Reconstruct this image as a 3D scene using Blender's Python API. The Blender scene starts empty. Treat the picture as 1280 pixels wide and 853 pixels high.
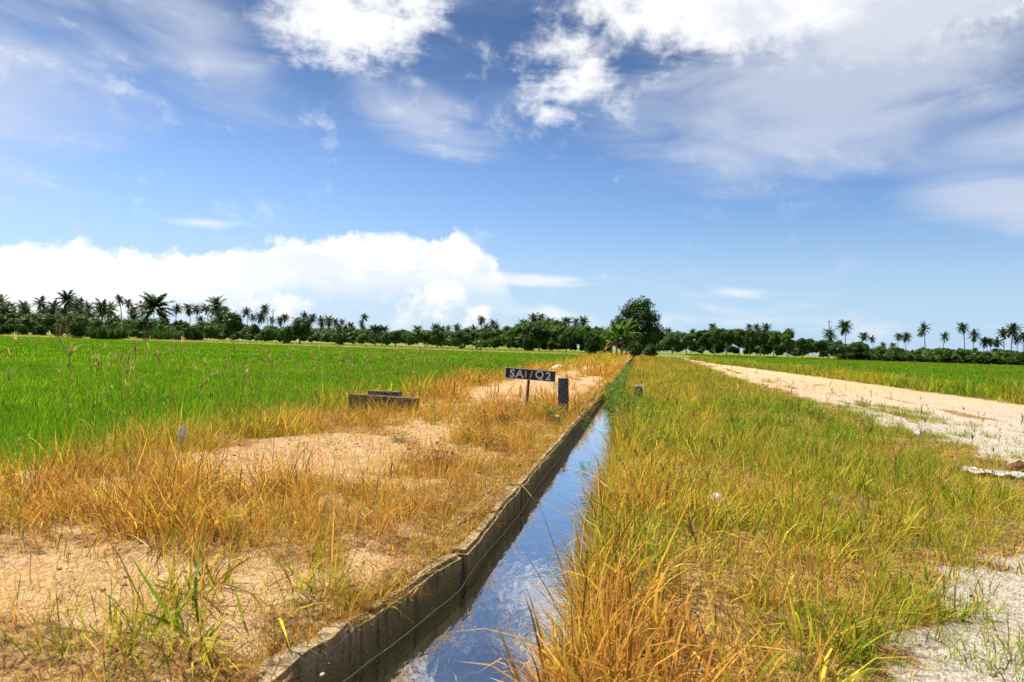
import bpy, bmesh, math, random
import numpy as np
from mathutils import Vector, Matrix, Euler, Quaternion

random.seed(7)
RNG = np.random.default_rng(11)
SC = bpy.context.scene
COL = SC.collection
PI = math.pi

# ------------------------------------------------------------------ camera
H = 1.5                                   # eye height
YAW, PITCH, ROLL = math.radians(10.6), math.radians(0.37), math.radians(1.75)
F_PX = 853.0                              # focal length in pixels of a 1280 wide picture
cam = bpy.data.cameras.new('camera')
cam.sensor_width = 36.0
cam.lens = 36.0 * F_PX / 1280.0
cam.clip_start = 0.05
cam.clip_end = 9000.0
cam.dof.use_dof = True
cam.dof.focus_distance = 8.0
cam.dof.aperture_fstop = 3.5
camo = bpy.data.objects.new('camera', cam)
COL.objects.link(camo)
camo.matrix_world = (Matrix.Translation((0, 0, H)) @ Matrix.Rotation(YAW, 4, 'Z') @ Matrix.Rotation(PITCH, 4, 'X')
                     @ Matrix.Rotation(PI / 2, 4, 'X') @ Matrix.Rotation(ROLL, 4, 'Z'))
SC.camera = camo

# ------------------------------------------------------------------ exposure
SC.view_settings.view_transform = 'Standard'
SC.view_settings.look = 'None'
SC.view_settings.gamma = 1.0
SC.view_settings.use_curve_mapping = False
EXPOSURE = 0.95
SC.view_settings.exposure = EXPOSURE
SC.render.engine = 'CYCLES'
SC.cycles.max_bounces = 4
SC.cycles.diffuse_bounces = 1
SC.cycles.use_adaptive_sampling = True
SC.cycles.adaptive_threshold = 0.03
SC.cycles.glossy_bounces = 3
SC.cycles.transmission_bounces = 4
SC.cycles.transparent_max_bounces = 6
SC.cycles.use_denoising = True
SC.cycles.denoising_prefilter = 'FAST'
SC.cycles.caustics_reflective = False
SC.cycles.caustics_refractive = False

SUN_AZ, SUN_EL = math.radians(-62), math.radians(55)
SUN_STRENGTH, SKY_STRENGTH = 5.0, 0.08

# ------------------------------------------------------------------ node helpers
class NT:
    """small expression helper over a node tree"""
    def __init__(s, tree):
        s.t = tree
    def new(s, kind, **kw):
        n = s.t.nodes.new(kind)
        for k, v in kw.items():
            setattr(n, k, v)
        return n
    def link(s, a, b):
        s.t.links.new(a, b)
    def put(s, sock, v):
        if isinstance(v, V):
            s.t.links.new(v.s, sock)
        elif isinstance(v, bpy.types.NodeSocket):
            s.t.links.new(v, sock)
        else:
            sock.default_value = v
    def math(s, op, a, b=0.0, c=0.0, clamp=False):
        n = s.new('ShaderNodeMath', operation=op, use_clamp=clamp)
        s.put(n.inputs[0], a); s.put(n.inputs[1], b); s.put(n.inputs[2], c)
        return V(s, n.outputs[0])
    def smooth(s, x, a, b):
        n = s.new('ShaderNodeMapRange', interpolation_type='SMOOTHSTEP')
        s.put(n.inputs[0], x); s.put(n.inputs[1], a); s.put(n.inputs[2], b)
        n.inputs[3].default_value = 0.0; n.inputs[4].default_value = 1.0
        return V(s, n.outputs[0])
    def comb(s, x, y, z=0.0):
        n = s.new('ShaderNodeCombineXYZ')
        s.put(n.inputs[0], x); s.put(n.inputs[1], y); s.put(n.inputs[2], z)
        return n.outputs[0]
    def noise(s, vec, scale=1.0, detail=6.0, rough=0.55, dist=0.0, lac=2.0):
        n = s.new('ShaderNodeTexNoise')
        s.put(n.inputs['Vector'], vec)
        n.inputs['Scale'].default_value = scale
        n.inputs['Detail'].default_value = detail
        n.inputs['Roughness'].default_value = rough
        n.inputs['Distortion'].default_value = dist
        n.inputs['Lacunarity'].default_value = lac
        return V(s, n.outputs[0])
    def mix(s, f, a, b, mode='MIX'):
        n = s.new('ShaderNodeMix', data_type='RGBA', blend_type=mode)
        s.put(n.inputs[0], f)
        for i, v in ((6, a), (7, b)):
            if isinstance(v, (tuple, list)):
                v = tuple(v) + (1.0,) if len(v) == 3 else v
            s.put(n.inputs[i], v)
        return n.outputs[2]
    def ramp(s, x, stops, interp='LINEAR'):
        n = s.new('ShaderNodeValToRGB')
        cr = n.color_ramp
        cr.interpolation = interp
        while len(cr.elements) < len(stops):
            cr.elements.new(0.5)
        for e, (p, c) in zip(cr.elements, stops):
            e.position = p
            e.color = (c, c, c, 1) if isinstance(c, (int, float)) else tuple(c) + (1,)
        s.put(n.inputs[0], x)
        return n.outputs[0]
    def attr(s, name, kind='GEOMETRY'):
        n = s.new('ShaderNodeAttribute', attribute_name=name, attribute_type=kind)
        return V(s, n.outputs['Fac'])

class V:
    def __init__(s, nt, sock): s.n, s.s = nt, sock
    def __add__(s, o): return s.n.math('ADD', s, o)
    __radd__ = __add__
    def __sub__(s, o): return s.n.math('SUBTRACT', s, o)
    def __rsub__(s, o): return s.n.math('SUBTRACT', o, s)
    def __mul__(s, o): return s.n.math('MULTIPLY', s, o)
    __rmul__ = __mul__
    def __truediv__(s, o): return s.n.math('DIVIDE', s, o)
    def clamp(s): return s.n.math('ADD', s, 0.0, clamp=True)

# ------------------------------------------------------------------ world: sky and clouds
def build_world():
    w = bpy.data.worlds.new('World')
    SC.world = w
    w.use_nodes = True
    T = NT(w.node_tree)
    w.node_tree.nodes.clear()
    out = T.new('ShaderNodeOutputWorld')
    bg = T.new('ShaderNodeBackground')
    bg.inputs[1].default_value = SKY_STRENGTH
    T.link(bg.outputs[0], out.inputs[0])
    sky = T.new('ShaderNodeTexSky', sky_type='NISHITA')
    sky.sun_disc = False
    sky.sun_elevation = SUN_EL
    sky.sun_rotation = SUN_AZ
    sky.air_density = 1.0
    sky.dust_density = 0.6
    sky.ozone_density = 1.6
    co = T.new('ShaderNodeTexCoord')
    sep = T.new('ShaderNodeSeparateXYZ')
    T.link(co.outputs['Generated'], sep.inputs[0])
    x, y, z = (V(T, o) for o in sep.outputs)
    az = T.math('ARCTAN2', x, y) * (180 / PI)
    el = T.math('ARCSINE', z) * (180 / PI)
    white = 1.02 / (SKY_STRENGTH * 2 ** EXPOSURE)
    hs = T.new('ShaderNodeHueSaturation')
    hs.inputs['Saturation'].default_value = 1.14
    hs.inputs['Value'].default_value = 0.78
    T.link(sky.outputs[0], hs.inputs['Color'])
    base = T.mix(1.0, hs.outputs[0], (0.86, 0.95, 1.13), 'MULTIPLY')
    deep = T.math('ADD', 1.0, T.smooth(el, 11.0, 26.0) * -0.45)
    base = T.mix(1.0, base, T.comb(deep, deep, deep), 'MULTIPLY')
    # pale air low over the fields
    base = T.mix(T.smooth(el, 13.0, -1.0) * 0.85, base, tuple(white * k for k in (0.50, 0.72, 0.98)))
    P = T.comb(az * 0.1, el * 0.1)
    Pst = T.comb(az * 0.05 + el * 0.02, el * 0.16, 3.0)          # stretched for cirrus
    warp = (T.noise(P, 1.3, 3.0) - 0.5)
    n_bill = T.noise(T.comb(az * 0.1 + warp * 0.5, el * 0.115), 3.2, 9.0, 0.62)
    n_soft = T.noise(Pst, 1.5, 8.0, 0.58, 0.6)
    n_big = T.noise(T.comb(az * 0.1, el * 0.1, 7.7), 0.55, 3.0)
    def blob(a0, e0, ra, re, tilt=0.0):
        c, s_ = math.cos(math.radians(tilt)), math.sin(math.radians(tilt))
        da, de = az - a0, el - e0
        u = (da * c + de * s_) / ra
        v = (de * c - da * s_) / re
        return 1.0 - T.math('SQRT', u * u + v * v)
    mx = lambda a, b: T.math('MAXIMUM', a, b)
    def W(*k): return tuple(white * q for q in k)
    # ---- thin high veil: named sheets in view, and broken cirrus anywhere else
    veil = mx(blob(-36, 22, 11, 5.0, -28), blob(-19, 18.0, 9, 3.4, -18))
    veil = mx(veil, blob(14, 20.5, 21, 9.5, 4) * 1.5)
    veil = mx(veil, blob(-52, 16, 16, 16) * 0.95)
    veil = mx(veil, blob(26, 11.0, 11, 3.4, -14) * 1.2)
    veil = mx(veil, blob(26, 14.5, 14, 4.0, 2) * 0.9)
    wide = T.smooth(el, 24.0, 34.0) * 0.5 + T.smooth(T.math('ABSOLUTE', az + 11.0), 42.0, 60.0) * 0.35
    veil = mx(veil, wide)
    va = T.smooth(veil + (n_soft - 0.5) * 1.9, 0.05, 1.15)
    col = T.mix(va * 0.72, base, W(0.68, 0.74, 0.87))
    # ---- bright broken clouds overhead
    hi = mx(blob(-25.5, 24.8, 9.6, 4.8, 9), blob(-6.0, 22.4, 6.8, 4.6, -18) * 0.62)
    hi = mx(hi, blob(8, 26.8, 18, 6.2, -2) * 1.2)
    hi = mx(hi, blob(19, 26.0, 17, 6.6, 0) * 1.0)
    hi = mx(hi, blob(-8, 18.9, 3.2, 1.2) * 0.5)
    hi = mx(hi, T.smooth(el, 28.0, 36.0) * (n_big * 1.6 - 0.55))
    n_mix = n_bill * 0.55 + n_soft * 0.45
    ha = T.smooth(hi + (n_mix - 0.5) * 2.8, 0.08, 0.75) * T.smooth(hi, -0.14, 0.1)
    sh = T.smooth(n_soft + (el - 23.5) * -0.03, 0.40, 0.66) * T.smooth(az, -7.0, 8.0)
    hcol = T.mix(sh * 0.8, W(1.08, 1.08, 1.09), W(0.58, 0.64, 0.76))
    col = T.mix(ha, col, hcol)
    # ---- low cumulus bank: height of its top against azimuth
    tops = [(-180, 3.0), (-120, 5.5), (-75, 4.0), (-47.7, 6.3), (-43, 6.4), (-38.5, 6.1), (-36, 6.9), (-30, 8.1),
            (-25, 8.8), (-21.8, 9.4), (-18.5, 9.0), (-15.2, 9.9), (-13.6, 8.8), (-12.4, 7.6), (-11.4, 5.6), (-9.5, 3.6), (-6.5, -2), (40, -2), (70, 3.5), (180, 3.0)]
    azw = az + (n_bill - 0.5) * 7.0
    r_ = T.ramp((azw + 180.0) / 360.0, [((a + 180) / 360, (e + 4) / 16) for a, e in tops])
    top = V(T, r_) * 16.0 - 4.0
    d = (top - el) + (n_bill - 0.52) * 4.2
    ca = T.smooth(d, 0.0, 0.9)
    foot = T.ramp((az + 180.0) / 360.0, [((a + 180) / 360, e / 10) for a, e in [(-180, 0.5), (-60, 0.5), (-42, 1.0), (-34, 2.6), (-27, 4.3), (-20, 4.8), (-12, 4.0), (60, 1.0), (180, .5)]])
    low = T.smooth(el - V(T, foot) * 10.0 + (n_bill - 0.5) * 7.0, -1.6, 1.6)
    ca = ca * (low * 0.78 + 0.22) * (1.0 - 0.7 * T.smooth(azw, -13.5, -9.5))
    cs = T.smooth(n_soft * 0.4 + n_bill * 0.6 + (el - 6.5) * -0.03, 0.45, 0.58) * T.smooth(az, -42.0, -24.0)
    ccol = T.mix(cs * 0.6, W(1.1, 1.1, 1.1), W(0.70, 0.79, 0.94))
    col = T.mix(ca, col, ccol)
    # ---- low puffs and streaks near the horizon
    pf = mx(blob(-17.2, 3.6, 3.6, 2.0, 20), blob(-29.5, 2.8, 3.2, 1.5))
    pf = mx(pf, blob(-13.4, 2.6, 2.0, 1.0, 30))
    pa = T.smooth(pf + (n_bill - 0.5) * 3.2, 0.12, 0.8) * T.smooth(pf, -0.2, 0.1)
    col = T.mix(pa * 0.9, col, W(1.08, 1.05, 1.03))
    st = mx(blob(-9.4, 5.5, 5.5, 0.8, -2), blob(-8.3, 2.8, 9, 1.0, -3) * 0.8)
    st = mx(st, blob(7.4, 4.7, 3.6, 0.5) * 0.5)
    st = mx(st, blob(-35, 8.6, 4.0, 0.5, 3) * 0.6)
    st = mx(st, blob(8.0, 2.2, 26, 1.6) * 0.5)
    sa = T.smooth(st + (n_soft - 0.5) * 2.4, 0.05, 0.9) * T.smooth(st, -0.3, 0.1)
    col = T.mix(sa * 0.8, col, W(0.96, 0.98, 1.02))
    T.link(col, bg.inputs[0])

build_world()
sl = bpy.data.lights.new('sun', 'SUN')
sl.energy = SUN_STRENGTH
sl.angle = math.radians(0.5)
sl.color = (1.0, 0.94, 0.84)
so = bpy.data.objects.new('sun', sl)
COL.objects.link(so)
SUNV = Vector((math.sin(SUN_AZ) * math.cos(SUN_EL), math.cos(SUN_AZ) * math.cos(SUN_EL), math.sin(SUN_EL)))
so.rotation_euler = (-SUNV).to_track_quat('-Z', 'Y').to_euler()
so.location = SUNV * 60

# ------------------------------------------------------------------ noise in numpy
def vnoise(x, y, seed=0):
    xi, yi = np.floor(x).astype(np.int64), np.floor(y).astype(np.int64)
    fx, fy = x - xi, y - yi
    fx, fy = fx * fx * (3 - 2 * fx), fy * fy * (3 - 2 * fy)
    def hsh(a, b):
        n = (a * 374761393 + b * 668265263 + seed * 982451653) & 0x7fffffff
        n = ((n ^ (n >> 13)) * 1274126177) & 0x7fffffff
        return ((n ^ (n >> 16)) & 0xffff) / 65535.0
    a, b, c, d = hsh(xi, yi), hsh(xi + 1, yi), hsh(xi, yi + 1), hsh(xi + 1, yi + 1)
    return (a * (1 - fx) + b * fx) * (1 - fy) + (c * (1 - fx) + d * fx) * fy
def fbm(x, y, seed=0, octv=4, scale=1.0):
    x, y = np.asarray(x, float) * scale, np.asarray(y, float) * scale
    s, a, t = 0.0, 0.5, 0.0
    for i in range(octv):
        s = s + a * vnoise(x + 17.3 * i, y - 9.1 * i, seed + i); t += a
        x, y, a = x * 2.03, y * 2.03, a * 0.5
    return s / t
def sstep(x, a, b):
    t = np.clip((np.asarray(x, float) - a) / (b - a), 0, 1)
    return t * t * (3 - 2 * t)

# ------------------------------------------------------------------ layout (metres, Y along the canal)
WALL_L, WALL_R = -1.20, -0.30             # inner faces of the lining
WATER_Z = -0.25
FAR_L, FAR_R = 144.0, 258.0               # far edges of the two rice fields
def flare(y): return -0.15 * np.clip(4.6 - np.asarray(y, float), 0, 9)     # the near end of the left wall splays outwards
def road_left(y): return 4.9 + 0.022 * np.clip(y - 10, 0, 200) + 0.5 * (fbm(y, y * 0, 41, 3, 0.25) - 0.5)
def road_right(y): return np.maximum(13.2 - 0.05 * np.clip(y - 24, 0, 60) - 0.03 * np.clip(y - 60, 0, 100), road_left(y) + 1.2)
def bare_mask(x, y):
    """1 where the ground is naked sand or gravel"""
    n = fbm(x, y, 5, 5, 0.9) - 0.5
    n2 = fbm(x, y, 77, 4, 3.0) - 0.5
    def ell(cx, cy, rx, ry): return 1 - np.sqrt(((x - cx) / rx) ** 2 + ((y - cy) / ry) ** 2)
    m = np.maximum(ell(-3.9, 7.9, 1.7, 2.0), ell(-3.2, 10.5, 0.8, 1.6) * 0.5)
    m = np.maximum(m, ell(-2.7, 3.1, 1.2, 0.6) * 0.0)
    m = np.maximum(m, ell(-2.3, 5.4, 0.6, 1.0) * 0.0)
    m = np.maximum(m, ell(-3.7, 22, 1.9, 9.5))
    m = np.maximum(m, ell(-3.3, 40, 1.2, 14) * 0.8)
    m = np.maximum(m, ell(-1.9, 27, 0.7, 9) * 1.0)
    m = np.maximum(m, ell(-2.2, 6.6, 0.5, 0.5) * 0.5)
    left = sstep(m + n * 1.0 + n2 * 0.7, 0.0, 0.25)
    yy = np.maximum(y, 0)
    rd = np.minimum(x - road_left(yy), road_right(yy) - x)
    road = sstep(rd + n * 1.6 + n2 * 0.8, -0.1, 0.5) * sstep(y, 8.4, 9.6) * (1 - sstep(y, 125, 150))
    road = road * (1 - 0.8 * sstep(fbm(x * 2.5, y * 0.35, 44, 4, 0.9), 0.56, 0.66) * (np.abs((x - 7.6) / 1.0) < 1.2))
    near = sstep((x - y + 2.75) * 0.7 + n * 0.9 + n2 * 0.7, -0.05, 0.3) * sstep(x, 0.3, 0.9)
    return np.clip(np.where(x < -0.8, left, np.maximum(road, near)), 0, 1)
def height(x, y):
    x, y = np.asarray(x, float), np.asarray(y, float)
    n = fbm(x, y, 3, 4, 0.7) - 0.5
    nf = fbm(x, y, 8, 3, 4.0) - 0.5
    z = np.zeros_like(x) + 0.02
    bank = sstep(x, -7.2, -5.9) * (1 - sstep(x, -1.9, -1.5))
    z = z + bank * (0.05 + 0.16 * n + 0.075 * nf)
    z = z + bank * 0.16 * np.exp(-((x + 3.6) / 1.3) ** 2 - ((y - 24) / 9) ** 2)
    z = z - 0.34 * (1 - sstep(x, -7.4, -6.0))
    rb = sstep(x, -0.1, 0.5) * (1 - sstep(x, 14, 17))
    z = z + rb * (0.10 * n + 0.025 * nf)
    yy = np.maximum(y, 0)
    mid = (x - road_left(yy)) / np.maximum(road_right(yy) - road_left(yy), 1.0)
    rut = np.exp(-((mid - 0.3) / 0.06) ** 2) + np.exp(-((mid - 0.62) / 0.06) ** 2)
    z = z - 0.05 * rut * sstep(y, 7, 10) * (x > 3)
    z = z - 0.34 * sstep(x, 14.5, 17.5)
    # level the ground beyond the fields, low bund at the edge of the left field
    far = np.where(x < 4, sstep(y, FAR_L - 1.2, FAR_L), sstep(y, FAR_R - 1.5, FAR_R))
    z = z * (1 - far) + far * (0.02 + 0.1 * (fbm(x, y, 9, 3, 0.05) - 0.5))
    z = z + 0.28 * np.exp(-((y - FAR_L - 1.0) / 0.9) ** 2) * (x < -3)
    return z
def at(px, py, depth):
    """world point seen at (px,py) of the 1280x853 picture, at this distance along +Y"""
    u, v = (px - 640) / F_PX, -(py - 426.5) / F_PX
    d = Vector((u * math.cos(ROLL) - v * math.sin(ROLL), 1.0, u * math.sin(ROLL) + v * math.cos(ROLL)))
    d.rotate(Euler((PITCH, 0, 0))); d.rotate(Euler((0, 0, YAW)))
    return Vector((0, 0, H)) + d * (depth / d.y)

# ------------------------------------------------------------------ objects
def mesh(name, verts, faces, mats=(), attrs=None, smooth=False):
    me = bpy.data.meshes.new(name)
    me.from_pydata([tuple(v) for v in verts], [], [tuple(f) for f in faces])
    for m in (mats if isinstance(mats, (list, tuple)) else [mats]):
        me.materials.append(m)
    for k, a in (attrs or {}).items():
        at_ = me.attributes.new(k, 'FLOAT', 'POINT')
        at_.data.foreach_set('value', np.asarray(a, np.float32))
    if smooth:
        me.polygons.foreach_set('use_smooth', [True] * len(me.polygons))
    me.update()
    return me
def link(name, me, parent=None, loc=None, rot=None, scale=None):
    o = bpy.data.objects.new(name, me)
    COL.objects.link(o)
    if parent: o.parent = parent
    if loc is not None: o.location = loc
    if rot is not None: o.rotation_euler = rot
    if scale is not None: o.scale = scale
    return o
def tag(o, label, cat, group=None):
    o['label'] = label; o['category'] = cat
    if group: o['group'] = group
    return o
def stuff(o, label=None, cat=None):
    o['kind'] = 'stuff'
    if label: o['label'] = label
    if cat: o['category'] = cat
    return o
def structure(o, label, cat):
    o['kind'] = 'structure'; o['label'] = label; o['category'] = cat
    return o
def empty(name, loc, rz=0.0):
    o = bpy.data.objects.new(name, None)
    o.empty_display_size = 0.3
    COL.objects.link(o); o.location = loc; o.rotation_euler = (0, 0, rz)
    return o
def bm_mesh(name, bm, mats, smooth=False, attrs=None):
    me = bpy.data.meshes.new(name)
    bm.to_mesh(me); bm.free()
    for m in (mats if isinstance(mats, (list, tuple)) else [mats]):
        me.materials.append(m)
    if smooth: me.polygons.foreach_set('use_smooth', [True] * len(me.polygons))
    return me
def box_bm(sx, sy, sz, bevel=0.01, jitter=0.0, cuts=0, seed=0):
    bm = bmesh.new()
    bmesh.ops.create_cube(bm, size=1.0)
    for v in bm.verts: v.co = Vector((v.co.x * sx, v.co.y * sy, (v.co.z + 0.5) * sz))
    if cuts: bmesh.ops.subdivide_edges(bm, edges=bm.edges[:], cuts=cuts, use_grid_fill=True)
    if bevel: bmesh.ops.bevel(bm, geom=[e for e in bm.edges if e.is_manifold and e.calc_face_angle(0) > 0.5], offset=bevel, segments=2, affect='EDGES')
    r = random.Random(seed)
    if jitter:
        for v in bm.verts: v.co += Vector((r.uniform(-1, 1), r.uniform(-1, 1), r.uniform(-1, 1))) * jitter
    return bm

# ------------------------------------------------------------------ materials
def mat(name):
    m = bpy.data.materials.new(name)
    m.use_nodes = True
    T = NT(m.node_tree)
    p = m.node_tree.nodes['Principled BSDF']
    p.inputs['Roughness'].default_value = 0.85
    p.inputs['Specular IOR Level'].default_value = 0.25
    return m, T, p
def objco(T): return T.new('ShaderNodeTexCoord').outputs['Object']
def bump(T, p, h, strength=0.5, dist=0.02):
    b = T.new('ShaderNodeBump')
    b.inputs['Strength'].default_value = strength; b.inputs['Distance'].default_value = dist
    T.put(b.inputs['Height'], h); T.link(b.outputs[0], p.inputs['Normal'])
def leaf_mat(name, fresh, mid, dry, tip, trans=0.35, rough=0.55, tint_attr=True):
    """leaf blade: tint 0 = fresh, 1 = dry; b = random of the blade"""
    m, T, p = mat(name)
    b = T.attr('b')
    t = T.attr('t')
    rnd = V(T, T.new('ShaderNodeObjectInfo').outputs['Random'])
    tint = T.attr('tint', 'INSTANCER') if tint_attr else 0.3
    k = (T.math('ADD', tint, 0.0) + (b - 0.5) * 0.55 + (rnd - 0.5) * 0.3).clamp()
    c = T.ramp(k, [(0.0, fresh), (0.42, mid), (0.75, dry), (1.0, tip)])
    bright = 0.24 + 1.14 * T.math('FRACT', b * 7.31 + rnd * 3.7)
    c = T.mix(1.0, c, T.comb(bright, bright, bright), 'MULTIPLY')
    p.inputs['Roughness'].default_value = rough
    p.inputs['Specular IOR Level'].default_value = 0.12
    T.link(c, p.inputs['Base Color'])
    tr = T.new('ShaderNodeBsdfTranslucent')
    T.link(c, tr.inputs[0])
    mx = T.new('ShaderNodeMixShader')
    mx.inputs[0].default_value = trans
    T.link(p.outputs[0], mx.inputs[1]); T.link(tr.outputs[0], mx.inputs[2])
    T.link(mx.outputs[0], m.node_tree.nodes['Material Output'].inputs[0])
    return m

M = {}
def make_ground():
    m, T, p = mat('ground_soil')
    co = objco(T)
    fine = T.noise(co, 26.0, 6.0, 0.65)
    mid = T.noise(co, 3.1, 5.0)
    vor = T.new('ShaderNodeTexVoronoi', feature='F1'); T.put(vor.inputs['Vector'], co); vor.inputs['Scale'].default_value = 45.0
    peb = V(T, vor.outputs['Distance'])
    sand = T.mix(T.smooth(mid, 0.35, 0.65), (0.54, 0.325, 0.14), (0.61, 0.415, 0.205))
    sand = T.mix(T.smooth(fine, 0.5, 0.66) * 0.8, sand, (0.30, 0.16, 0.07))
    sand = T.mix(T.smooth(T.noise(co, 7.0, 5.0, 0.6), 0.52, 0.66) * 0.7, sand, (0.42, 0.235, 0.10))
    grav = T.mix(T.smooth(fine, 0.42, 0.68), (0.54, 0.48, 0.385), (0.33, 0.27, 0.20))
    grav = T.mix(T.smooth(peb, 0.35, 0.05) * 0.5, grav, (0.64, 0.60, 0.52))
    soil = T.mix(T.smooth(fine, 0.3, 0.7), (0.075, 0.034, 0.010), (0.42, 0.21, 0.065))
    clod = T.noise(co, 11.0, 5.0, 0.6)
    soil = T.mix(T.smooth(clod, 0.45, 0.58) * 0.7, soil, (0.56, 0.35, 0.145))
    soil = T.mix(T.smooth(T.noise(co, 19.0, 4.0, 0.6), 0.54, 0.64) * 0.75, soil, (0.10, 0.052, 0.018))
    soil = T.mix(T.smooth(mid, 0.5, 0.7) * 0.4, soil, (0.09, 0.07, 0.025))
    c = T.mix(T.attr('gravel'), sand, grav)
    bare = T.smooth(T.attr('bare') + (fine - 0.5) * 0.9 + (mid - 0.5) * 0.5, 0.3, 0.7)
    c = T.mix(bare, soil, c)
    pad = T.mix(mid, (0.045, 0.15, 0.008), (0.075, 0.20, 0.012))
    c = T.mix(T.attr('paddy'), c, pad)
    yel = T.mix(mid, (0.10, 0.15, 0.015), (0.16, 0.18, 0.025))
    c = T.mix(T.attr('pasture'), c, yel)
    T.link(c, p.inputs['Base Color'])
    bump(T, p, fine * 0.7 + T.noise(co, 110.0, 3.0) * 0.4 - peb * 0.3 + T.noise(co, 9.0, 4.0) * 1.2, 1.0, 0.055)
    return m
M['ground'] = make_ground()
def make_water():
    m, T, p = mat('canal_water')
    co = T.new('ShaderNodeTexCoord').outputs['Object']
    mp = T.new('ShaderNodeMapping'); mp.inputs['Scale'].default_value = (3.0, 1.0, 1.0); T.link(co, mp.inputs[0])
    n = T.noise(mp.outputs[0], 5.0, 3.0, 0.5, 0.5) + T.noise(co, 1.4, 2.0) * 0.8
    murk = T.mix(T.noise(co, 2.0, 4.0), (0.012, 0.016, 0.008), (0.05, 0.05, 0.025))
    dif = T.new('ShaderNodeBsdfDiffuse'); T.link(murk, dif.inputs[0])
    gl = T.new('ShaderNodeBsdfGlossy'); gl.inputs['Roughness'].default_value = 0.03
    gl.inputs[0].default_value = (1.0, 1.0, 1.0, 1)
    b = T.new('ShaderNodeBump'); b.inputs['Strength'].default_value = 0.13; b.inputs['Distance'].default_value = 0.02
    T.put(b.inputs['Height'], n); T.link(b.outputs[0], gl.inputs['Normal'])
    fr = T.new('ShaderNodeFresnel'); fr.inputs[0].default_value = 2.6
    T.link(b.outputs[0], fr.inputs['Normal'])
    mx = T.new('ShaderNodeMixShader')
    T.put(mx.inputs[0], (V(T, fr.outputs[0]) * 1.1 + 0.42).clamp())
    T.link(dif.outputs[0], mx.inputs[1]); T.link(gl.outputs[0], mx.inputs[2])
    T.link(mx.outputs[0], m.node_tree.nodes['Material Output'].inputs[0])
    return m
M['water'] = make_water()
def make_concrete(name, light, dark, moss=0.0, scale=6.0):
    m, T, p = mat(name)
    g = T.new('ShaderNodeNewGeometry')
    co = g.outputs['Position']
    sep = T.new('ShaderNodeSeparateXYZ'); T.link(co, sep.inputs[0])
    z = V(T, sep.outputs[2])
    n = T.noise(co, scale, 6.0, 0.65)
    f = T.noise(co, scale * 8, 4.0, 0.6)
    c = T.mix(T.smooth(n, 0.35, 0.68), light, dark)
    c = T.mix(T.smooth(f, 0.55, 0.75) * 0.6, c, tuple(k * 0.45 for k in dark))
    if moss:
        run = T.new('ShaderNodeMapping'); run.inputs['Scale'].default_value = (9.0, 9.0, 1.1); T.link(co, run.inputs[0])
        st = T.noise(run.outputs[0], 1.6, 5.0, 0.6)
        c = T.mix(T.smooth(st, 0.50, 0.62) * 0.8, c, (0.05, 0.045, 0.03))
        c = T.mix(T.smooth(T.noise(co, 2.3, 4.0), 0.52, 0.64) * 0.7, c, (0.30, 0.22, 0.10))
        w = T.smooth(z + (n - 0.5) * 0.45 + (st - 0.5) * 0.3, 0.0, -0.22)
        c = T.mix(w * moss, c, T.mix(f, (0.07, 0.066, 0.02), (0.27, 0.22, 0.08)))
    T.link(c, p.inputs['Base Color'])
    p.inputs['Roughness'].default_value = 0.9
    bump(T, p, n + f * 0.5, 1.0, 0.03)
    return m
M['lining'] = make_concrete('weathered_lining_concrete', (0.50, 0.37, 0.21), (0.17, 0.125, 0.062), 0.8)
M['old_concrete'] = make_concrete('blackened_concrete', (0.20, 0.15, 0.11), (0.05, 0.04, 0.033), 0.0, 9.0)
M['post_concrete'] = make_concrete('dark_post_concrete', (0.16, 0.16, 0.155), (0.05, 0.055, 0.06), 0.0, 14.0)
M['pale_concrete'] = make_concrete('pale_concrete', (0.62, 0.60, 0.56), (0.42, 0.40, 0.36), 0.0, 12.0)

GRASS = leaf_mat('grass_blade', (0.11, 0.29, 0.010), (0.44, 0.41, 0.022), (0.74, 0.45, 0.07), (0.56, 0.24, 0.042), 0.42)
RICE = leaf_mat('rice_blade', (0.12, 0.29, 0.008), (0.23, 0.41, 0.011), (0.35, 0.47, 0.02), (0.36, 0.40, 0.025), 0.48, 0.5)
SEED = leaf_mat('seed_head', (0.56, 0.54, 0.16), (0.58, 0.48, 0.17), (0.40, 0.25, 0.11), (0.13, 0.065, 0.045), 0.35)
WEED = leaf_mat('broad_weed_leaf', (0.09, 0.19, 0.015), (0.16, 0.25, 0.025), (0.22, 0.20, 0.03), (0.30, 0.16, 0.04), 0.3)

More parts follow.
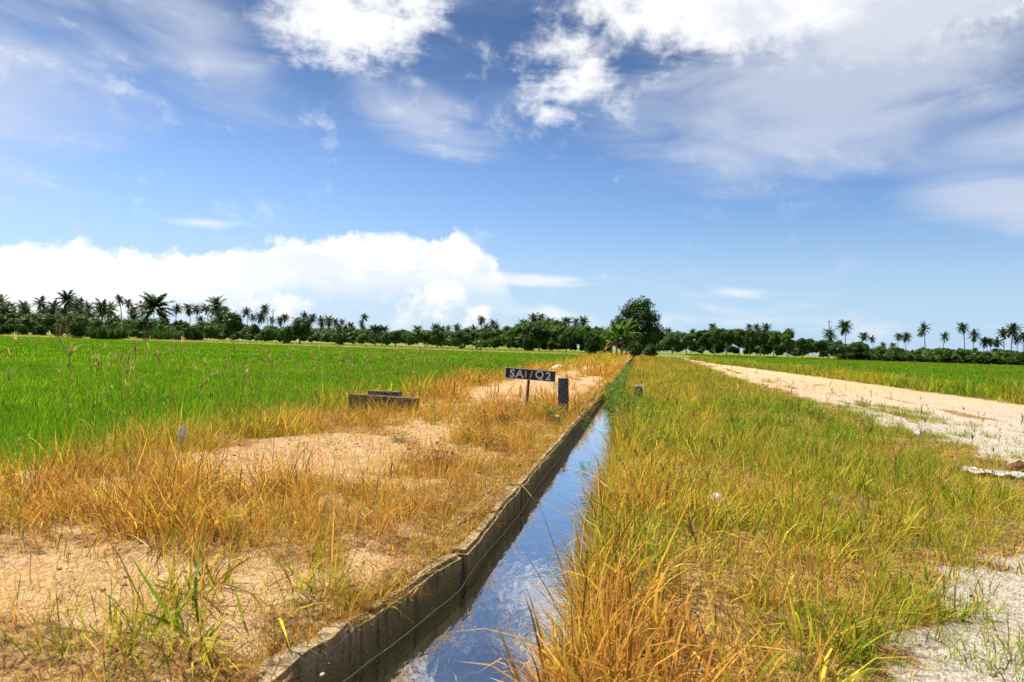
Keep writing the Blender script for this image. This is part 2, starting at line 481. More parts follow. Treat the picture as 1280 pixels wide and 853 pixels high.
# ------------------------------------------------------------------ ground sheet
def axis(spans):
    a = []
    for lo, hi, st in spans: a += list(np.arange(lo, hi - 1e-6, st))
    return np.array(a + [spans[-1][1]])
def build_ground():
    xs = axis([(-4000, -1000, 600), (-1000, -300, 100), (-300, -60, 12), (-60, -16, 2.0), (-16, -8, 0.5), (-8, -1.5, 0.1)])
    xs = np.concatenate([xs[:-1], [-1.52, -1.45, -1.38, -1.32, -1.285, -1.28, -0.17, -0.13, -0.05],
                         axis([(0.05, 6, 0.11), (6, 18, 0.25), (18, 60, 2.0), (60, 300, 12), (300, 1000, 100), (1000, 4000, 600)])])
    ys = axis([(-200, -20, 30), (-20, 0, 1.5), (0, 14, 0.1), (14, 40, 0.25), (40, 130, 1.0), (130, 150, 0.4), (150, 245, 5), (245, 262, 0.8), (262, 700, 25), (700, 6000, 500)])
    X, Y = np.meshgrid(xs, ys)
    XC = X
    X = X + (flare(Y) - 0.045 * (Y < 4.75)) * np.where(X > -0.9, 0.0, np.clip((X + 6.0) / 4.4, 0, 1))
    Z = height(X, Y)
    X, XS = XC, X
    trench = (X > -1.282) & (X < -0.15) & (Y < 133)
    lip = (((X > -1.46) & (X < -1.282)) | (np.abs(X + 0.13) < 1e-3)) & (Y < 133)
    spill = 0.012 + 0.075 * fbm(X * 2, Y, 15, 4, 1.7) - np.clip(X + 1.45, 0, 0.2) * 0.28 + 0.06 * sstep(Y, 14, 19)     # soil spilling onto the coping
    Z = np.where(trench, -0.95, np.where(lip, np.where(X > -0.5, -0.03, spill), Z))
    X = XS
    nx, ny = len(xs), len(ys)
    i = (np.arange(ny - 1)[:, None] * nx + np.arange(nx - 1)[None]).ravel()
    faces = np.stack([i, i + 1, i + 1 + nx, i + nx], 1)
    V_ = np.stack([X.ravel(), Y.ravel(), Z.ravel()], 1)
    x, y = X.ravel(), Y.ravel()
    pad = ((1 - sstep(x, -6.9, -6.3)) * (1 - sstep(y, FAR_L - 1.2, FAR_L - .3)) +
           sstep(x, 15.5, 17.5) * sstep(y, 17, 20) * (1 - sstep(y, FAR_R - 10, FAR_R - 8)))
    past = np.clip(np.where(x < 3, sstep(y, FAR_L - 0.8, FAR_L), np.maximum(sstep(y, FAR_R - 9, FAR_R - 7), sstep(y, 125, 150) * (1 - sstep(x, 12, 17)))) , 0, 1)
    grav = np.clip(sstep(x, 0, 1) * (0.95 - 0.75 * sstep(y, 14, 34)), 0, 1)
    me = mesh('ground', V_, faces, M['ground'], dict(bare=bare_mask(x, y), paddy=np.clip(pad, 0, 1), pasture=past, gravel=grav), True)
    structure(link('ground', me), 'flat farmland of sandy banks, bare track and rice fields', 'ground')
build_ground()
w = link('water', mesh('water', [(-1.28 + float(flare(0.)), 0, 0), (-0.22, 0, 0), (-0.22, 4.6, 0), (-1.28, 4.6, 0), (-0.22, 132.5, 0), (-1.28, 132.5, 0), (-0.22, -15, 0), (-1.28 + float(flare(-4.4)), -4.4, 0), (-1.28 + float(flare(-4.4)), -15, 0)],
                           [(0, 1, 2, 3), (3, 2, 4, 5), (7, 6, 1, 0), (8, 6, 7)], M['water']), loc=(0, 0, WATER_Z))
structure(w, 'still narrow canal water reflecting the blue sky', 'water')

# ------------------------------------------------------------------ canal lining, segment by segment
def build_lining():
    for side, x0, wd, lab in ((-1, WALL_L, 0.22, 'weathered concrete canal lining with mossy face below the sandy bank'),
                              (1, WALL_R, 0.18, 'concrete canal lining overhung by tall dry grass beside the water')):
        root = empty('canal_wall', (x0 + side * wd / 2, -3, 0))
        tag(root, lab, 'canal wall')
        vs = []
        for k in range(6):
            bm = box_bm(wd, 1.19, 0.95, 0.0)
            bmesh.ops.subdivide_edges(bm, edges=[e for e in bm.edges if abs(e.verts[0].co.y - e.verts[1].co.y) > 0.5], cuts=5)
            r = random.Random(k)
            for v in bm.verts:
                if v.co.z > 0.5:
                    v.co.z += r.uniform(-0.016, 0.008); v.co.x += r.uniform(-0.010, 0.010)
            bmesh.ops.bevel(bm, geom=[e for e in bm.edges if e.calc_face_angle(0) > 0.6 and min(v.co.z for v in e.verts) > 0.5], offset=0.026, segments=2, affect='EDGES')
            vs.append(bm_mesh('wall_segment', bm, M['lining']))
        r = random.Random(side)
        for k in range(112):
            yy = -3 + 1.2 * k
            fl = float(flare(yy)) if side < 0 else 0.0
            link('wall_segment', vs[r.randrange(6)], root, (r.uniform(-0.008, 0.008) + fl, 1.2 * k, -0.945 + r.uniform(-0.010, 0.006) - (0.03 if side > 0 else 0)),
                 (0, r.uniform(-0.012, 0.012) - (0.05 if fl else 0.0), r.uniform(-0.006, 0.006) + (-0.149 if fl else 0.0)))
build_lining()

# ------------------------------------------------------------------ blades and tufts
def blades(n, L, W, spread, lean, droop, seg=3, rng=RNG, z0=0.0, tipw=0.0):
    """arrays of curved tapering blades -> verts, faces, b, t"""
    vs, fs, bb, tt = [], [], [], []
    off = 0
    for i in range(n):
        rr = spread * math.sqrt(rng.random()); a = rng.random() * 2 * PI
        p = np.array([rr * math.cos(a), rr * math.sin(a), z0 if not isinstance(z0, tuple) else rng.uniform(*z0)])
        ph = a + rng.normal() * 0.8
        l = rng.uniform(*L); wd = rng.uniform(*W)
        th = abs(rng.normal()) * lean; k = rng.uniform(*droop)
        tw = ph + PI / 2 + rng.normal() * 0.7
        side = np.array([math.cos(tw), math.sin(tw), 0.0])
        b = rng.random()
        for s in range(seg + 1):
            t = s / seg
            ww = wd * (0.75 + 0.5 * t if t < 0.35 else 1.0) * (1 - max(0, (t - 0.35) / 0.65) ** 1.4)
            if s < seg:
                vs.append(p - side * ww / 2); vs.append(p + side * ww / 2); bb += [b, b]; tt += [t, t]
            else:
                vs.append(p); bb.append(b); tt.append(t)
            an = th + k * (t + 0.5 / seg) ** 1.5
            p = p + (l / seg) * np.array([math.sin(an) * math.cos(ph), math.sin(an) * math.sin(ph), math.cos(an)])
        for s in range(seg - 1):
            o = off + 2 * s
            fs.append((o, o + 1, o + 3, o + 2))
        fs.append((off + 2 * seg - 2, off + 2 * seg - 1, off + 2 * seg))
        off += 2 * seg + 1
    return vs, fs, bb, tt
def seed_stalk(h, kind, rng):
    """one tall stem with a head of spikes"""
    vs, fs, bb, tt, mi = [], [], [], [], []
    ph = rng.random() * 2 * PI; bend = rng.uniform(0.05, 0.45)
    pts = []
    p = np.zeros(3)
    for s in range(7):
        pts.append(p.copy())
        an = 0.05 + bend * (s / 6) ** 2
        p = p + h / 6 * np.array([math.sin(an) * math.cos(ph), math.sin(an) * math.sin(ph), math.cos(an)])
    def strip(pts, w0, w1, side, b, m):
        o = len(vs)
        for i, q in enumerate(pts):
            w = w0 + (w1 - w0) * i / (len(pts) - 1)
            vs.append(q - side * w / 2); vs.append(q + side * w / 2); bb.extend([b, b]); tt.extend([0.5, 0.5])
        for i in range(len(pts) - 1):
            fs.append((o + 2 * i, o + 2 * i + 1, o + 2 * i + 3, o + 2 * i + 2)); mi.append(m)
    b = rng.random()
    for q in range(2):
        a = q * PI / 2 + ph
        strip(pts, 0.0042, 0.0022, np.array([math.cos(a), math.sin(a), 0]), b, 0)
    top = pts[-1]; axis_ = pts[-1] - pts[-2]; axis_ /= np.linalg.norm(axis_)
    ns = {'finger': 7, 'plume': 16, 'spike': 3}[kind]
    for i in range(ns):
        a = 2 * PI * i / ns + rng.random()
        out = np.array([math.cos(a), math.sin(a), 0.0])
        if kind == 'finger': st, ln, ou = top, rng.uniform(0.05, 0.085), rng.uniform(0.25, 0.75)
        elif kind == 'plume': st, ln, ou = top - axis_ * 0.16 * i / ns, rng.uniform(0.05, 0.11), rng.uniform(0.15, 0.6)
        else: st, ln, ou = top - axis_ * 0.02 * i, rng.uniform(0.08, 0.12), 0.12
        q = [st + (axis_ + out * ou * (j / 3) ** 0.8) * ln * j / 3 for j in range(4)]
        for r_ in range(2):
            sd = np.cross(out, axis_) if r_ == 0 else out
            strip(q, 0.007, 0.004, sd / (np.linalg.norm(sd) + 1e-6), rng.random(), 1)
    if rng.random() < 0.8:                                         # a leaf or two on the stem
        for j in range(rng.integers(1, 4)):
            st = pts[rng.integers(1, 4)]; a = rng.random() * 2 * PI; ln = rng.uniform(0.12, 0.28)
            q = [st + np.array([math.cos(a) * t * ln * 0.7, math.sin(a) * t * ln * 0.7, ln * (t - 0.75 * t * t)]) for t in (0, .35, .7, 1)]
            strip(q, 0.006, 0.001, np.array([-math.sin(a), math.cos(a), 0]), rng.random(), 0)
    return vs, fs, bb, tt, mi
def broad_weed(n, R, hgt, rng):
    vs, fs, bb, tt = [], [], [], []
    for i in range(n):
        a = rng.random() * 2 * PI; rr = R * rng.random() ** 0.6; z = hgt * (0.15 + 0.85 * rng.random())
        c = np.array([rr * math.cos(a), rr * math.sin(a), z])
        a2 = rng.random() * 2 * PI; d = np.array([math.cos(a2), math.sin(a2), rng.uniform(-0.5, 0.6)]); d /= np.linalg.norm(d)
        s = np.cross(d, [0, 0, 1]); s /= np.linalg.norm(s)
        l = rng.uniform(0.03, 0.06); w = l * 0.36; o = len(vs); b = rng.random()
        up = np.cross(s, d) * 0.15 * l
        vs += [c, c + d * l * .5 - s * w + up, c + d * l, c + d * l * .5 + s * w + up]
        bb += [b] * 4; tt += [0, .5, 1, .5]
        fs += [(o, o + 1, o + 2), (o, o + 2, o + 3)]
    return vs, fs, bb, tt
def source(name, parts, mats):
    """mesh objects that live only in an unlinked collection, for the grass to draw from"""
    c = bpy.data.collections.new(name)
    for k, (vs, fs, bb, tt, *mi) in enumerate(parts):
        me = mesh(name, vs, fs, mats, dict(b=bb, t=tt))
        if mi: me.polygons.foreach_set('material_index', mi[0])
        o = bpy.data.objects.new('%s_%02d' % (name, k), me)
        c.objects.link(o)
    return c
R_ = np.random.default_rng
SRC = {}
SRC['grass'] = source('grass_tuft', [blades(9, (0.14, 0.40), (0.006, 0.0145), 0.09, 0.6, (0.2, 2.0), 4, R_(k)) for k in range(7)], GRASS)
SRC['straw'] = source('straw_tuft', [blades(9, (0.16, 0.55), (0.0035, 0.0085), 0.11, 0.6, (0.05, 1.6), 3, R_(40 + k)) for k in range(6)], GRASS)
SRC['coarse'] = source('coarse_tuft', [blades(5, (0.16, 0.46), (0.007, 0.016), 0.07, 0.55, (0.3, 2.4), 5, R_(170 + k)) for k in range(6)], GRASS)
SRC['mat'] = source('matted_straw', [blades(9, (0.12, 0.42), (0.003, 0.008), 0.16, 1.25, (0.1, 0.7), 3, R_(180 + k), (0.02, 0.2)) for k in range(6)], GRASS)
SRC['turf'] = source('turf_tuft', [blades(18, (0.05, 0.16), (0.0035, 0.007), 0.08, 0.55, (0.2, 1.4), 3, R_(60 + k)) for k in range(5)], GRASS)
SRC['litter'] = source('litter', [blades(14, (0.06, 0.22), (0.002, 0.006), 0.16, 1.2, (0.1, 0.5), 2, R_(70 + k), 0.006) for k in range(5)], GRASS)
SRC['far'] = source('far_tuft', [blades(22, (0.2, 0.55), (0.012, 0.026), 0.26, 0.45, (0.2, 1.5), 3, R_(80 + k)) for k in range(5)], GRASS)
SRC['rice'] = source('rice_tuft', [blades(22, (0.28, 0.46), (0.005, 0.009), 0.08, 0.18, (0.1, 0.9), 3, R_(90 + k)) for k in range(5)], RICE)
SRC['rice_mid'] = source('rice_mid', [blades(30, (0.28, 0.46), (0.013, 0.022), 0.22, 0.18, (0.1, 0.9), 2, R_(100 + k)) for k in range(4)], RICE)
SRC['rice_far'] = source('rice_far', [blades(48, (0.30, 0.46), (0.05, 0.09), 0.75, 0.2, (0.1, 0.9), 2, R_(110 + k)) for k in range(4)], RICE)
SRC['seed'] = source('seed_stalk', [seed_stalk(1.0, kk, R_(120 + k)) for k, kk in enumerate(['finger', 'finger', 'finger', 'plume', 'plume', 'spike', 'spike', 'finger'])], [GRASS, SEED])
BRUSH = leaf_mat('withered_brush', (0.32, 0.15, 0.03), (0.40, 0.19, 0.045), (0.46, 0.24, 0.06), (0.5, 0.28, 0.08), 0.35)
def brush(k):
    a, b = broad_weed(70, 0.15, 0.24, R_(150 + k)), blades(14, (0.12, 0.3), (0.002, 0.004), 0.08, 0.5, (0, .6), 3, R_(160 + k))
    return a[0] + b[0], a[1] + [tuple(i + len(a[0]) for i in f) for f in b[1]], a[2] + b[2], a[3] + b[3]
SRC['brush'] = source('brush', [brush(k) for k in range(4)], BRUSH)
SRC['weed'] = source('weed', [broad_weed(60, 0.16, 0.26, R_(140 + k)) for k in range(4)], WEED)

def scatter(name, src, pts, scl, tint, tilt=0.12, label=None, cat=None, rng=RNG, idx=None, z=None, leans=None):
    """one object whose vertices each carry one tuft"""
    pts = np.asarray(pts, float)
    n = len(pts)
    zz = (height(pts[:, 0], pts[:, 1]) - 0.01) if z is None else z
    me = bpy.data.meshes.new(name)
    me.vertices.add(n)
    me.vertices.foreach_set('co', np.stack([pts[:, 0], pts[:, 1], zz], 1).astype(np.float32).ravel())
    rot = np.stack([rng.normal(0, tilt, n), rng.normal(0, tilt, n), rng.random(n) * 2 * PI], 1)
    if leans is not None:
        rot = leans
    a = me.attributes.new('rot', 'FLOAT_VECTOR', 'POINT'); a.data.foreach_set('vector', rot.astype(np.float32).ravel())
    a = me.attributes.new('scl', 'FLOAT', 'POINT'); a.data.foreach_set('value', np.broadcast_to(scl, n).astype(np.float32))
    a = me.attributes.new('tint', 'FLOAT', 'POINT'); a.data.foreach_set('value', np.clip(np.broadcast_to(tint, n), 0, 1).astype(np.float32))
    k = len(SRC[src].objects)
    a = me.attributes.new('idx', 'INT', 'POINT'); a.data.foreach_set('value', (rng.integers(0, k, n) if idx is None else idx).astype(np.int32))
    o = link(name, me)
    g = bpy.data.node_groups.new(name, 'GeometryNodeTree')
    g.interface.new_socket('Geometry', in_out='INPUT', socket_type='NodeSocketGeometry')
    g.interface.new_socket('Geometry', in_out='OUTPUT', socket_type='NodeSocketGeometry')
    N, L = g.nodes, g.links
    gi, go = N.new('NodeGroupInput'), N.new('NodeGroupOutput')
    ci = N.new('GeometryNodeCollectionInfo'); ci.inputs[0].default_value = SRC[src]
    ci.inputs['Separate Children'].default_value = True; ci.inputs['Reset Children'].default_value = True
    ip = N.new('GeometryNodeInstanceOnPoints')
    def na(nm, ty):
        q = N.new('GeometryNodeInputNamedAttribute'); q.data_type = ty; q.inputs[0].default_value = nm
        return q.outputs[0]
    er = N.new('FunctionNodeEulerToRotation')
    L.new(na('rot', 'FLOAT_VECTOR'), er.inputs[0])
    L.new(gi.outputs[0], ip.inputs['Points']); L.new(ci.outputs[0], ip.inputs['Instance'])
    ip.inputs['Pick Instance'].default_value = True
    L.new(na('idx', 'INT'), ip.inputs['Instance Index'])
    L.new(er.outputs[0], ip.inputs['Rotation']); L.new(na('scl', 'FLOAT'), ip.inputs['Scale'])
    L.new(ip.outputs[0], go.inputs[0])
    md = o.modifiers.new('scatter', 'NODES'); md.node_group = g
    stuff(o, label, cat)
    return o
def in_view(x, y, margin=2.5):
    """wedge of the view, widened so that a step aside still finds plants"""
    az = np.degrees(np.arctan2(x, y + margin))
    return (az > -53) & (az < 31)
def sample(x0, x1, y0, y1, density, rng=RNG):
    n = int((x1 - x0) * (y1 - y0) * density)
    x = rng.uniform(x0, x1, n); y = rng.uniform(y0, y1, n)
    k = in_view(x, y)
    return x[k], y[k]
def keep(x, y, prob, rng=RNG):
    k = rng.random(len(x)) < prob
    return x[k], y[k]

# ------------------------------------------------------------------ rice
def rice():
    bands = (('rice', 0, 16, 46), ('rice_mid', 15, 46, 15), ('rice_far', 44, 330, 2.1))
    for fld in ('left', 'right'):
        for src, r0, r1, dens in bands:
            if fld == 'left':
                x, y = sample(-min(r1, 200), -6.0, 1.0, min(r1, FAR_L - 1.0), dens)
                edge = -6.25 - 0.5 * fbm(y, y * 0, 21, 3, 0.4); ok = x < edge
            else:
                if r1 < 20: continue
                x, y = sample(15.0, min(r1, 190), 18, min(r1, FAR_R - 9), dens)
                edge = 16.2 + 0.8 * fbm(y, y * 0, 22, 3, 0.4); ok = x > edge
            r = np.hypot(x, y)
            ok &= (r > r0) & (r < r1)
            x, y = x[ok], y[ok]
            gap = fbm(x, y, 31, 3, 0.5)
            x, y = keep(x, y, np.where(gap < 0.26, 0.3, 1.0))
            tint = 0.28 + 0.55 * (fbm(x * 0.25, y, 33, 3, 0.11) - 0.5) + 0.5 * (fbm(x, y, 34, 2, 0.6) - 0.5)
            h = 0.95 + 0.3 * (fbm(x, y, 35, 3, 0.35) - 0.5)
            scatter('rice_plants', src, np.stack([x, y], 1), h, tint, 0.07,
                    'young bright green rice covering the flooded field ' + ('beside the sandy bank' if fld == 'left' else 'beyond the bare sand track'), 'rice')
rice()
def pasture():
    for x0, x1, y0, y1, lab in ((-230, -2, FAR_L + 2.5, 186, 'yellow green field grass between the rice and the wood'), (18, 190, FAR_R - 9, FAR_R + 4, 'yellow green ripening strip at the end of the rice beyond the track')):
        x, y = sample(x0, x1, y0, y1, 1.6)
        scatter('field_grass', 'rice_far', np.stack([x, y], 1), 0.75 + 0.3 * RNG.random(len(x)), 0.85 + 0.5 * (fbm(x, y, 36, 3, .1) - .5), 0.1, lab, 'grass')
    x, y = sample(-200, -4, FAR_L - 0.6, FAR_L + 1.8, 3.0)
    scatter('bund_grass', 'far', np.stack([x, y], 1), 0.6 + 0.5 * RNG.random(len(x)), 0.7 + 0.3 * RNG.random(len(x)), 0.1, 'brown grass along the far bund of the rice field', 'grass')
pasture()

# ------------------------------------------------------------------ grass on the banks
def bank_grass():
    # ---- right bank
    def prof(x, y):
        bare = bare_mask(x, y)
        edge = np.minimum(road_left(np.maximum(y, 0)) - x, 9)
        tall = np.exp(-np.clip(x - 0.2, 0, 9) / 2.0) * 0.20 + 0.40 + 0.25 * (fbm(x, y, 51, 3, 0.5) - 0.5)
        tall = tall * (0.55 + 0.45 * sstep(edge, 0.0, 1.4))
        near = sstep((y - x), 0.9, 3.0)
        tall = tall * (0.35 + 0.65 * near)
        dry = 0.66 - 0.19 * np.clip(x, 0, 3.0) + 0.22 * sstep(y, 22, 50) - 0.03 * np.clip(y - 3, 0, 9) + 1.9 * (fbm(x, y, 52, 4, 0.8) - 0.5)
        dry = np.maximum(dry, 0.2 + 0.8 * (fbm(x, y, 58, 3, 0.3) - 0.4))
        return bare, tall, dry
    for nm, src, x0, x1, y0, y1, dens in (
            ('green_grass', 'grass', -0.32, 6.2, 1.6, 15, 62), ('dry_grass', 'straw', -0.34, 5.6, 1.6, 15, 26),
            ('green_grass', 'far', -0.3, 7.5, 14, 60, 17), ('dry_grass', 'straw', -0.3, 6.5, 14, 34, 34),
            ('green_grass', 'far', -0.5, 9.0, 60, 133, 9)):
        x, y = sample(x0, x1, y0, y1, dens)
        bare, tall, dry = prof(x, y)
        clump = fbm(x, y, 54, 3, 2.2)
        pr = (1 - bare) * np.where(clump < 0.42, 0.3, 1.0)
        tall = tall * (0.55 + 0.95 * sstep(clump, 0.3, 0.7))
        if src == 'straw': pr = pr * np.clip(0.25 + 0.9 * dry, 0.1, 1)
        k = RNG.random(len(x)) < pr
        x, y, tall, dry = x[k], y[k], tall[k], dry[k]
        if src == 'straw': dry = np.maximum(dry, 0.55) + RNG.normal(0, .12, len(x))
        scatter(nm, src, np.stack([x, y], 1), tall * (1.45 if src != 'far' else 1.25) * RNG.uniform(0.7, 1.25, len(x)), dry, 0.2,
                ('straw coloured dry grass' if src == 'straw' else 'mixed green and yellow grass') + ' between the canal and the track', 'grass')
    # flattened, crossing straw and single coarse clumps
    for nm, src, dens, y1 in (('matted_straw', 'mat', 62, 13), ('coarse_grass', 'coarse', 24, 11)):
        x, y = sample(-0.3, 5.4, 1.6, y1, dens)
        bare, tall, dry = prof(x, y)
        k = RNG.random(len(x)) < (1 - bare) * np.where(fbm(x, y, 64, 3, 1.4) > 0.45, 1.0, 0.35)
        x, y, tall, dry = x[k], y[k], tall[k], dry[k]
        scatter(nm, src, np.stack([x, y], 1), np.clip(tall * 1.5, .3, 1.25) * RNG.uniform(0.6, 1.25, len(x)), (np.maximum(dry, .5) if src == 'mat' else dry - .12) + RNG.normal(0, .18, len(x)), 0.22,
                'flattened crossing straw between canal and track' if src == 'mat' else 'coarse broad bladed grass clumps between canal and track', 'grass')
    # low turf near the track and on it
    x, y = sample(0.6, 8.0, 2.4, 22, 60)
    b = bare_mask(x, y); cl = fbm(x, y, 57, 4, 1.6)
    x, y = keep(x, y, np.where(b > 0.5, np.where(cl > 0.6, 0.8, 0.03), 0.6))
    scatter('low_turf', 'turf', np.stack([x, y], 1), RNG.uniform(0.6, 1.3, len(x)), 0.15 + 0.7 * (fbm(x, y, 59, 3, 0.8) - 0.35), 0.2, 'short green turf creeping onto the pale gravel', 'grass')
    # ---- far verge of the track
    x, y = sample(9, 19, 16, 130, 9)
    rr = road_right(y); d = x - rr
    k = (d > -0.3) & (d < 3.6) ; x, y, d = x[k], y[k], d[k]
    x, y = keep(x, y, 0.5 + 0.5 * fbm(x, y, 61, 3, 0.5))
    scatter('verge_weeds', 'far', np.stack([x, y], 1), RNG.uniform(0.6, 1.5, len(x)) * (0.75 + 0.7 * fbm(x, y, 62, 3, 0.25)), 0.25 + 0.8 * (fbm(x, y, 63, 3, 0.3) - 0.45), 0.15,
            'rough green weeds along the far edge of the sand track', 'weeds')
    # ---- left bank
    def lprof(x, y):
        bare = bare_mask(x, y)
        strip = np.exp(-((x + 2.1) / 0.75) ** 2) * sstep(y, 4.5, 6.5)
        dry = 0.84 + 0.9 * (fbm(x, y, 71, 4, 0.8) - 0.5) - 0.38 * sstep(-x, 5.2, 6.4) - 0.1 * (1 - sstep(y, 3.5, 6.0)) - 0.25 * sstep(y, 25, 60)
        dens = np.clip(0.26 + 2.3 * (fbm(x, y, 72, 4, 1.3) - 0.47) * 2 + 0.55 * strip + 0.6 * sstep(-x, 4.9, 5.8) + 0.35 * np.exp(-((y - 5.6) / 0.9) ** 2), 0.08, 1)
        return bare, dry + 0.12 * strip, dens * (1 - 0.96 * bare) * (x < -1.38 + flare(y))
    for nm, src, y0, y1, dd, sc in (('dry_grass', 'straw', 1.4, 15, 85, 0.8), ('green_grass', 'grass', 1.4, 15, 70, 0.75), ('dry_grass', 'far', 14, 60, 16, 0.95), ('dry_grass', 'straw', 14, 34, 40, 0.9), ('green_grass', 'far', 60, 142, 7, 1.3)):
        x, y = sample(-7.0, -1.42, y0, y1, dd)
        bare, dry, dens = lprof(x, y)
        k = RNG.random(len(x)) < dens
        x, y, dry = x[k], y[k], dry[k]
        if src == 'grass': dry = dry - 0.22
        s = sc * RNG.uniform(0.5, 1.25, len(x)) * (0.35 + 1.25 * sstep(fbm(x, y, 73, 3, 0.9), 0.3, 0.75)) * (1 - 0.45 * sstep(x, -1.9, -1.5))
        scatter(nm, src, np.stack([x, y], 1), s, dry, 0.25, ('brown dry grass' if 'dry' in nm else 'green tinged grass') + ' on the sandy bank beside the rice', 'grass')
    for nm, src, dens, y1 in (('matted_straw', 'mat', 60, 14), ('coarse_grass', 'coarse', 14, 9)):
        x, y = sample(-6.6, -1.45, 1.4, y1, dens)
        bare, dry, dn = lprof(x, y)
        k = RNG.random(len(x)) < dn * np.where(fbm(x, y, 65, 3, 1.2) > 0.47, 1.0, 0.3)
        x, y, dry = x[k], y[k], dry[k]
        scatter(nm, src, np.stack([x, y], 1), RNG.uniform(0.4, 0.95, len(x)), (dry if src == 'mat' else dry - .15) + RNG.normal(0, .2, len(x)), 0.25,
                'flattened orange straw on the sandy bank' if src == 'mat' else 'coarse green and straw clumps on the sandy bank', 'grass')
    # dead stalks and leaf litter lying on both banks
    x, y = sample(-6.6, -1.3, 1.4, 14, 70)
    x, y = keep(x, y, (0.4 + 0.6 * (1 - bare_mask(x, y))) * (x < -1.28 + flare(y)))
    scatter('plant_litter', 'litter', np.stack([x, y], 1), RNG.uniform(0.5, 1.2, len(x)), 0.85 + 0.3 * RNG.normal(0, 1, len(x)), 0.05, 'dead stalks and leaf litter on the sandy bank', 'litter')
    x, y = sample(-0.3, 5.0, 1.6, 12, 40)
    x, y = keep(x, y, 0.15 + 0.8 * (1 - bare_mask(x, y)))
    scatter('plant_litter', 'litter', np.stack([x, y], 1), RNG.uniform(0.5, 1.2, len(x)), 0.8 + 0.3 * RNG.normal(0, 1, len(x)), 0.05, 'dead stalks lying among the grass by the track', 'litter')
    # straw in front of the old box and round the foot of the signboard
    x = np.concatenate([RNG.normal(-4.7, 0.6, 60), RNG.normal(-2.7, 0.6, 90), RNG.normal(-5.3, 0.5, 160)]); y = np.concatenate([RNG.normal(12.1, 0.25, 60), RNG.normal(13.6, 0.35, 90), RNG.uniform(13, 24, 160)])
    scatter('dry_grass', 'straw', np.stack([x, y], 1), RNG.uniform(0.6, 1.25, len(x)), 0.72 + RNG.normal(0, .12, len(x)), 0.12, 'upright straw around the old concrete box and signboard foot', 'grass')
    # rusty upright weeds crowding the bank above the wall
    x, y = sample(-3.0, -1.5, 3.6, 15, 75)
    k = (fbm(x, y, 99, 3, 1.2) > 0.44) & (x < -1.48 + flare(y)) & (bare_mask(x, y) < .7); x, y = x[k], y[k]
    scatter('rusty_weeds', 'straw', np.stack([x, y], 1), RNG.uniform(0.35, 0.95, len(x)), 0.92 + RNG.normal(0, .14, len(x)), 0.2, 'rusty brown dry weeds crowding the bank above the canal wall', 'weeds')
    # dead brown low brush in patches
    x, y = sample(-3.4, -1.55, 7.2, 15, 38)
    k = (fbm(x, y, 97, 3, 1.6) > 0.6) & (RNG.random(len(x)) < .5) & (bare_mask(x, y) < 0.6) & (x < -1.5 + flare(y)); x, y = x[k], y[k]
    scatter('dead_brush', 'brush', np.stack([x, y], 1), RNG.uniform(0.5, 1.1, len(x)), RNG.uniform(0.2, 1, len(x)), 0.2, 'dark brown withered brush on the bank above the canal wall', 'brush')
    # grass leaning out over the water from both sides
    for xx, sg, lab in ((-0.27, 1, 'dry grass hanging over the water from the track side'), (-1.42, -1, 'thin dry grass leaning over the mossy canal wall')):
        n = 1700 if sg > 0 else 700
        y = np.sort(1.8 + 40 * RNG.random(n) ** 1.6)
        x = xx + sg * np.abs(RNG.normal(0, 0.10, n)) + (flare(y) if sg < 0 else 0)
        rot = np.stack([RNG.normal(0, .15, n), -sg * np.abs(RNG.normal(0.55, 0.3, n)), RNG.random(n) * 0], 1)
        sc = RNG.uniform(0.35, 1.0, n) * (1.0 if sg > 0 else 0.75)
        scatter('overhanging_grass', 'straw', np.stack([x, y], 1), sc, 0.78 - 0.02 * np.clip(y, 0, 20) + RNG.normal(0, .2, n), 0, lab, 'grass', z=np.full(n, -0.04), leans=rot)
    # litter and small tufts on the coping; beyond 15 m the canal closes over with plants
    n = 700
    y = 1.8 + 16 * RNG.random(n); x = -1.36 + 0.05 * RNG.normal(0, 1, n) + flare(y)
    scatter('plant_litter', 'litter', np.stack([x, y], 1), RNG.uniform(0.3, 0.8, n), 0.85 + 0.2 * RNG.normal(0, 1, n), 0.1, 'dead stalks caught on the canal coping', 'litter', z=np.full(n, 0.012))
    n = 420
    y = np.concatenate([2 + 13 * RNG.random(150), 15 + 45 * RNG.random(270)]); x = -1.36 + 0.06 * RNG.normal(0, 1, n) + flare(y)
    scatter('coping_grass', 'turf', np.stack([x, y], 1), np.where(y < 15, RNG.uniform(.6, 1.3, n), RNG.uniform(1.6, 3.0, n)), 0.8 + 0.2 * RNG.normal(0, 1, n), 0.2, 'dry tufts rooted along the canal coping', 'grass', z=np.full(n, 0.0))
    n = 520
    y = 14.5 + 50 * RNG.random(n) ** 1.3; x = -0.25 - 0.75 * RNG.random(n) * sstep(y, 15, 24)
    scatter('ditch_weeds', 'far', np.stack([x, y], 1), RNG.uniform(0.5, 1.0, n), 0.25 + 0.3 * RNG.normal(0, 1, n), 0.3, 'rank grass closing over the far stretch of the canal', 'weeds', z=np.full(n, -0.24))
    scatter('ditch_weeds', 'weed', np.stack([x + .05, y + .3], 1), RNG.uniform(1.0, 2.0, n), RNG.uniform(0, .5, n), 0.3, 'dark leafy weeds closing over the far stretch of the canal', 'weeds', z=np.full(n, -0.25))
    # broad leaved weeds: along the water, by the sign, on the right bank
    y = 4.2 + 40 * RNG.random(420) ** 1.2
    x = -0.36 + RNG.normal(0, 0.07, 420)
    k = (fbm(x * 0, y, 81, 3, 0.6) > 0.5) & (np.arange(420) % 2 == 0)
    n = int(k.sum())
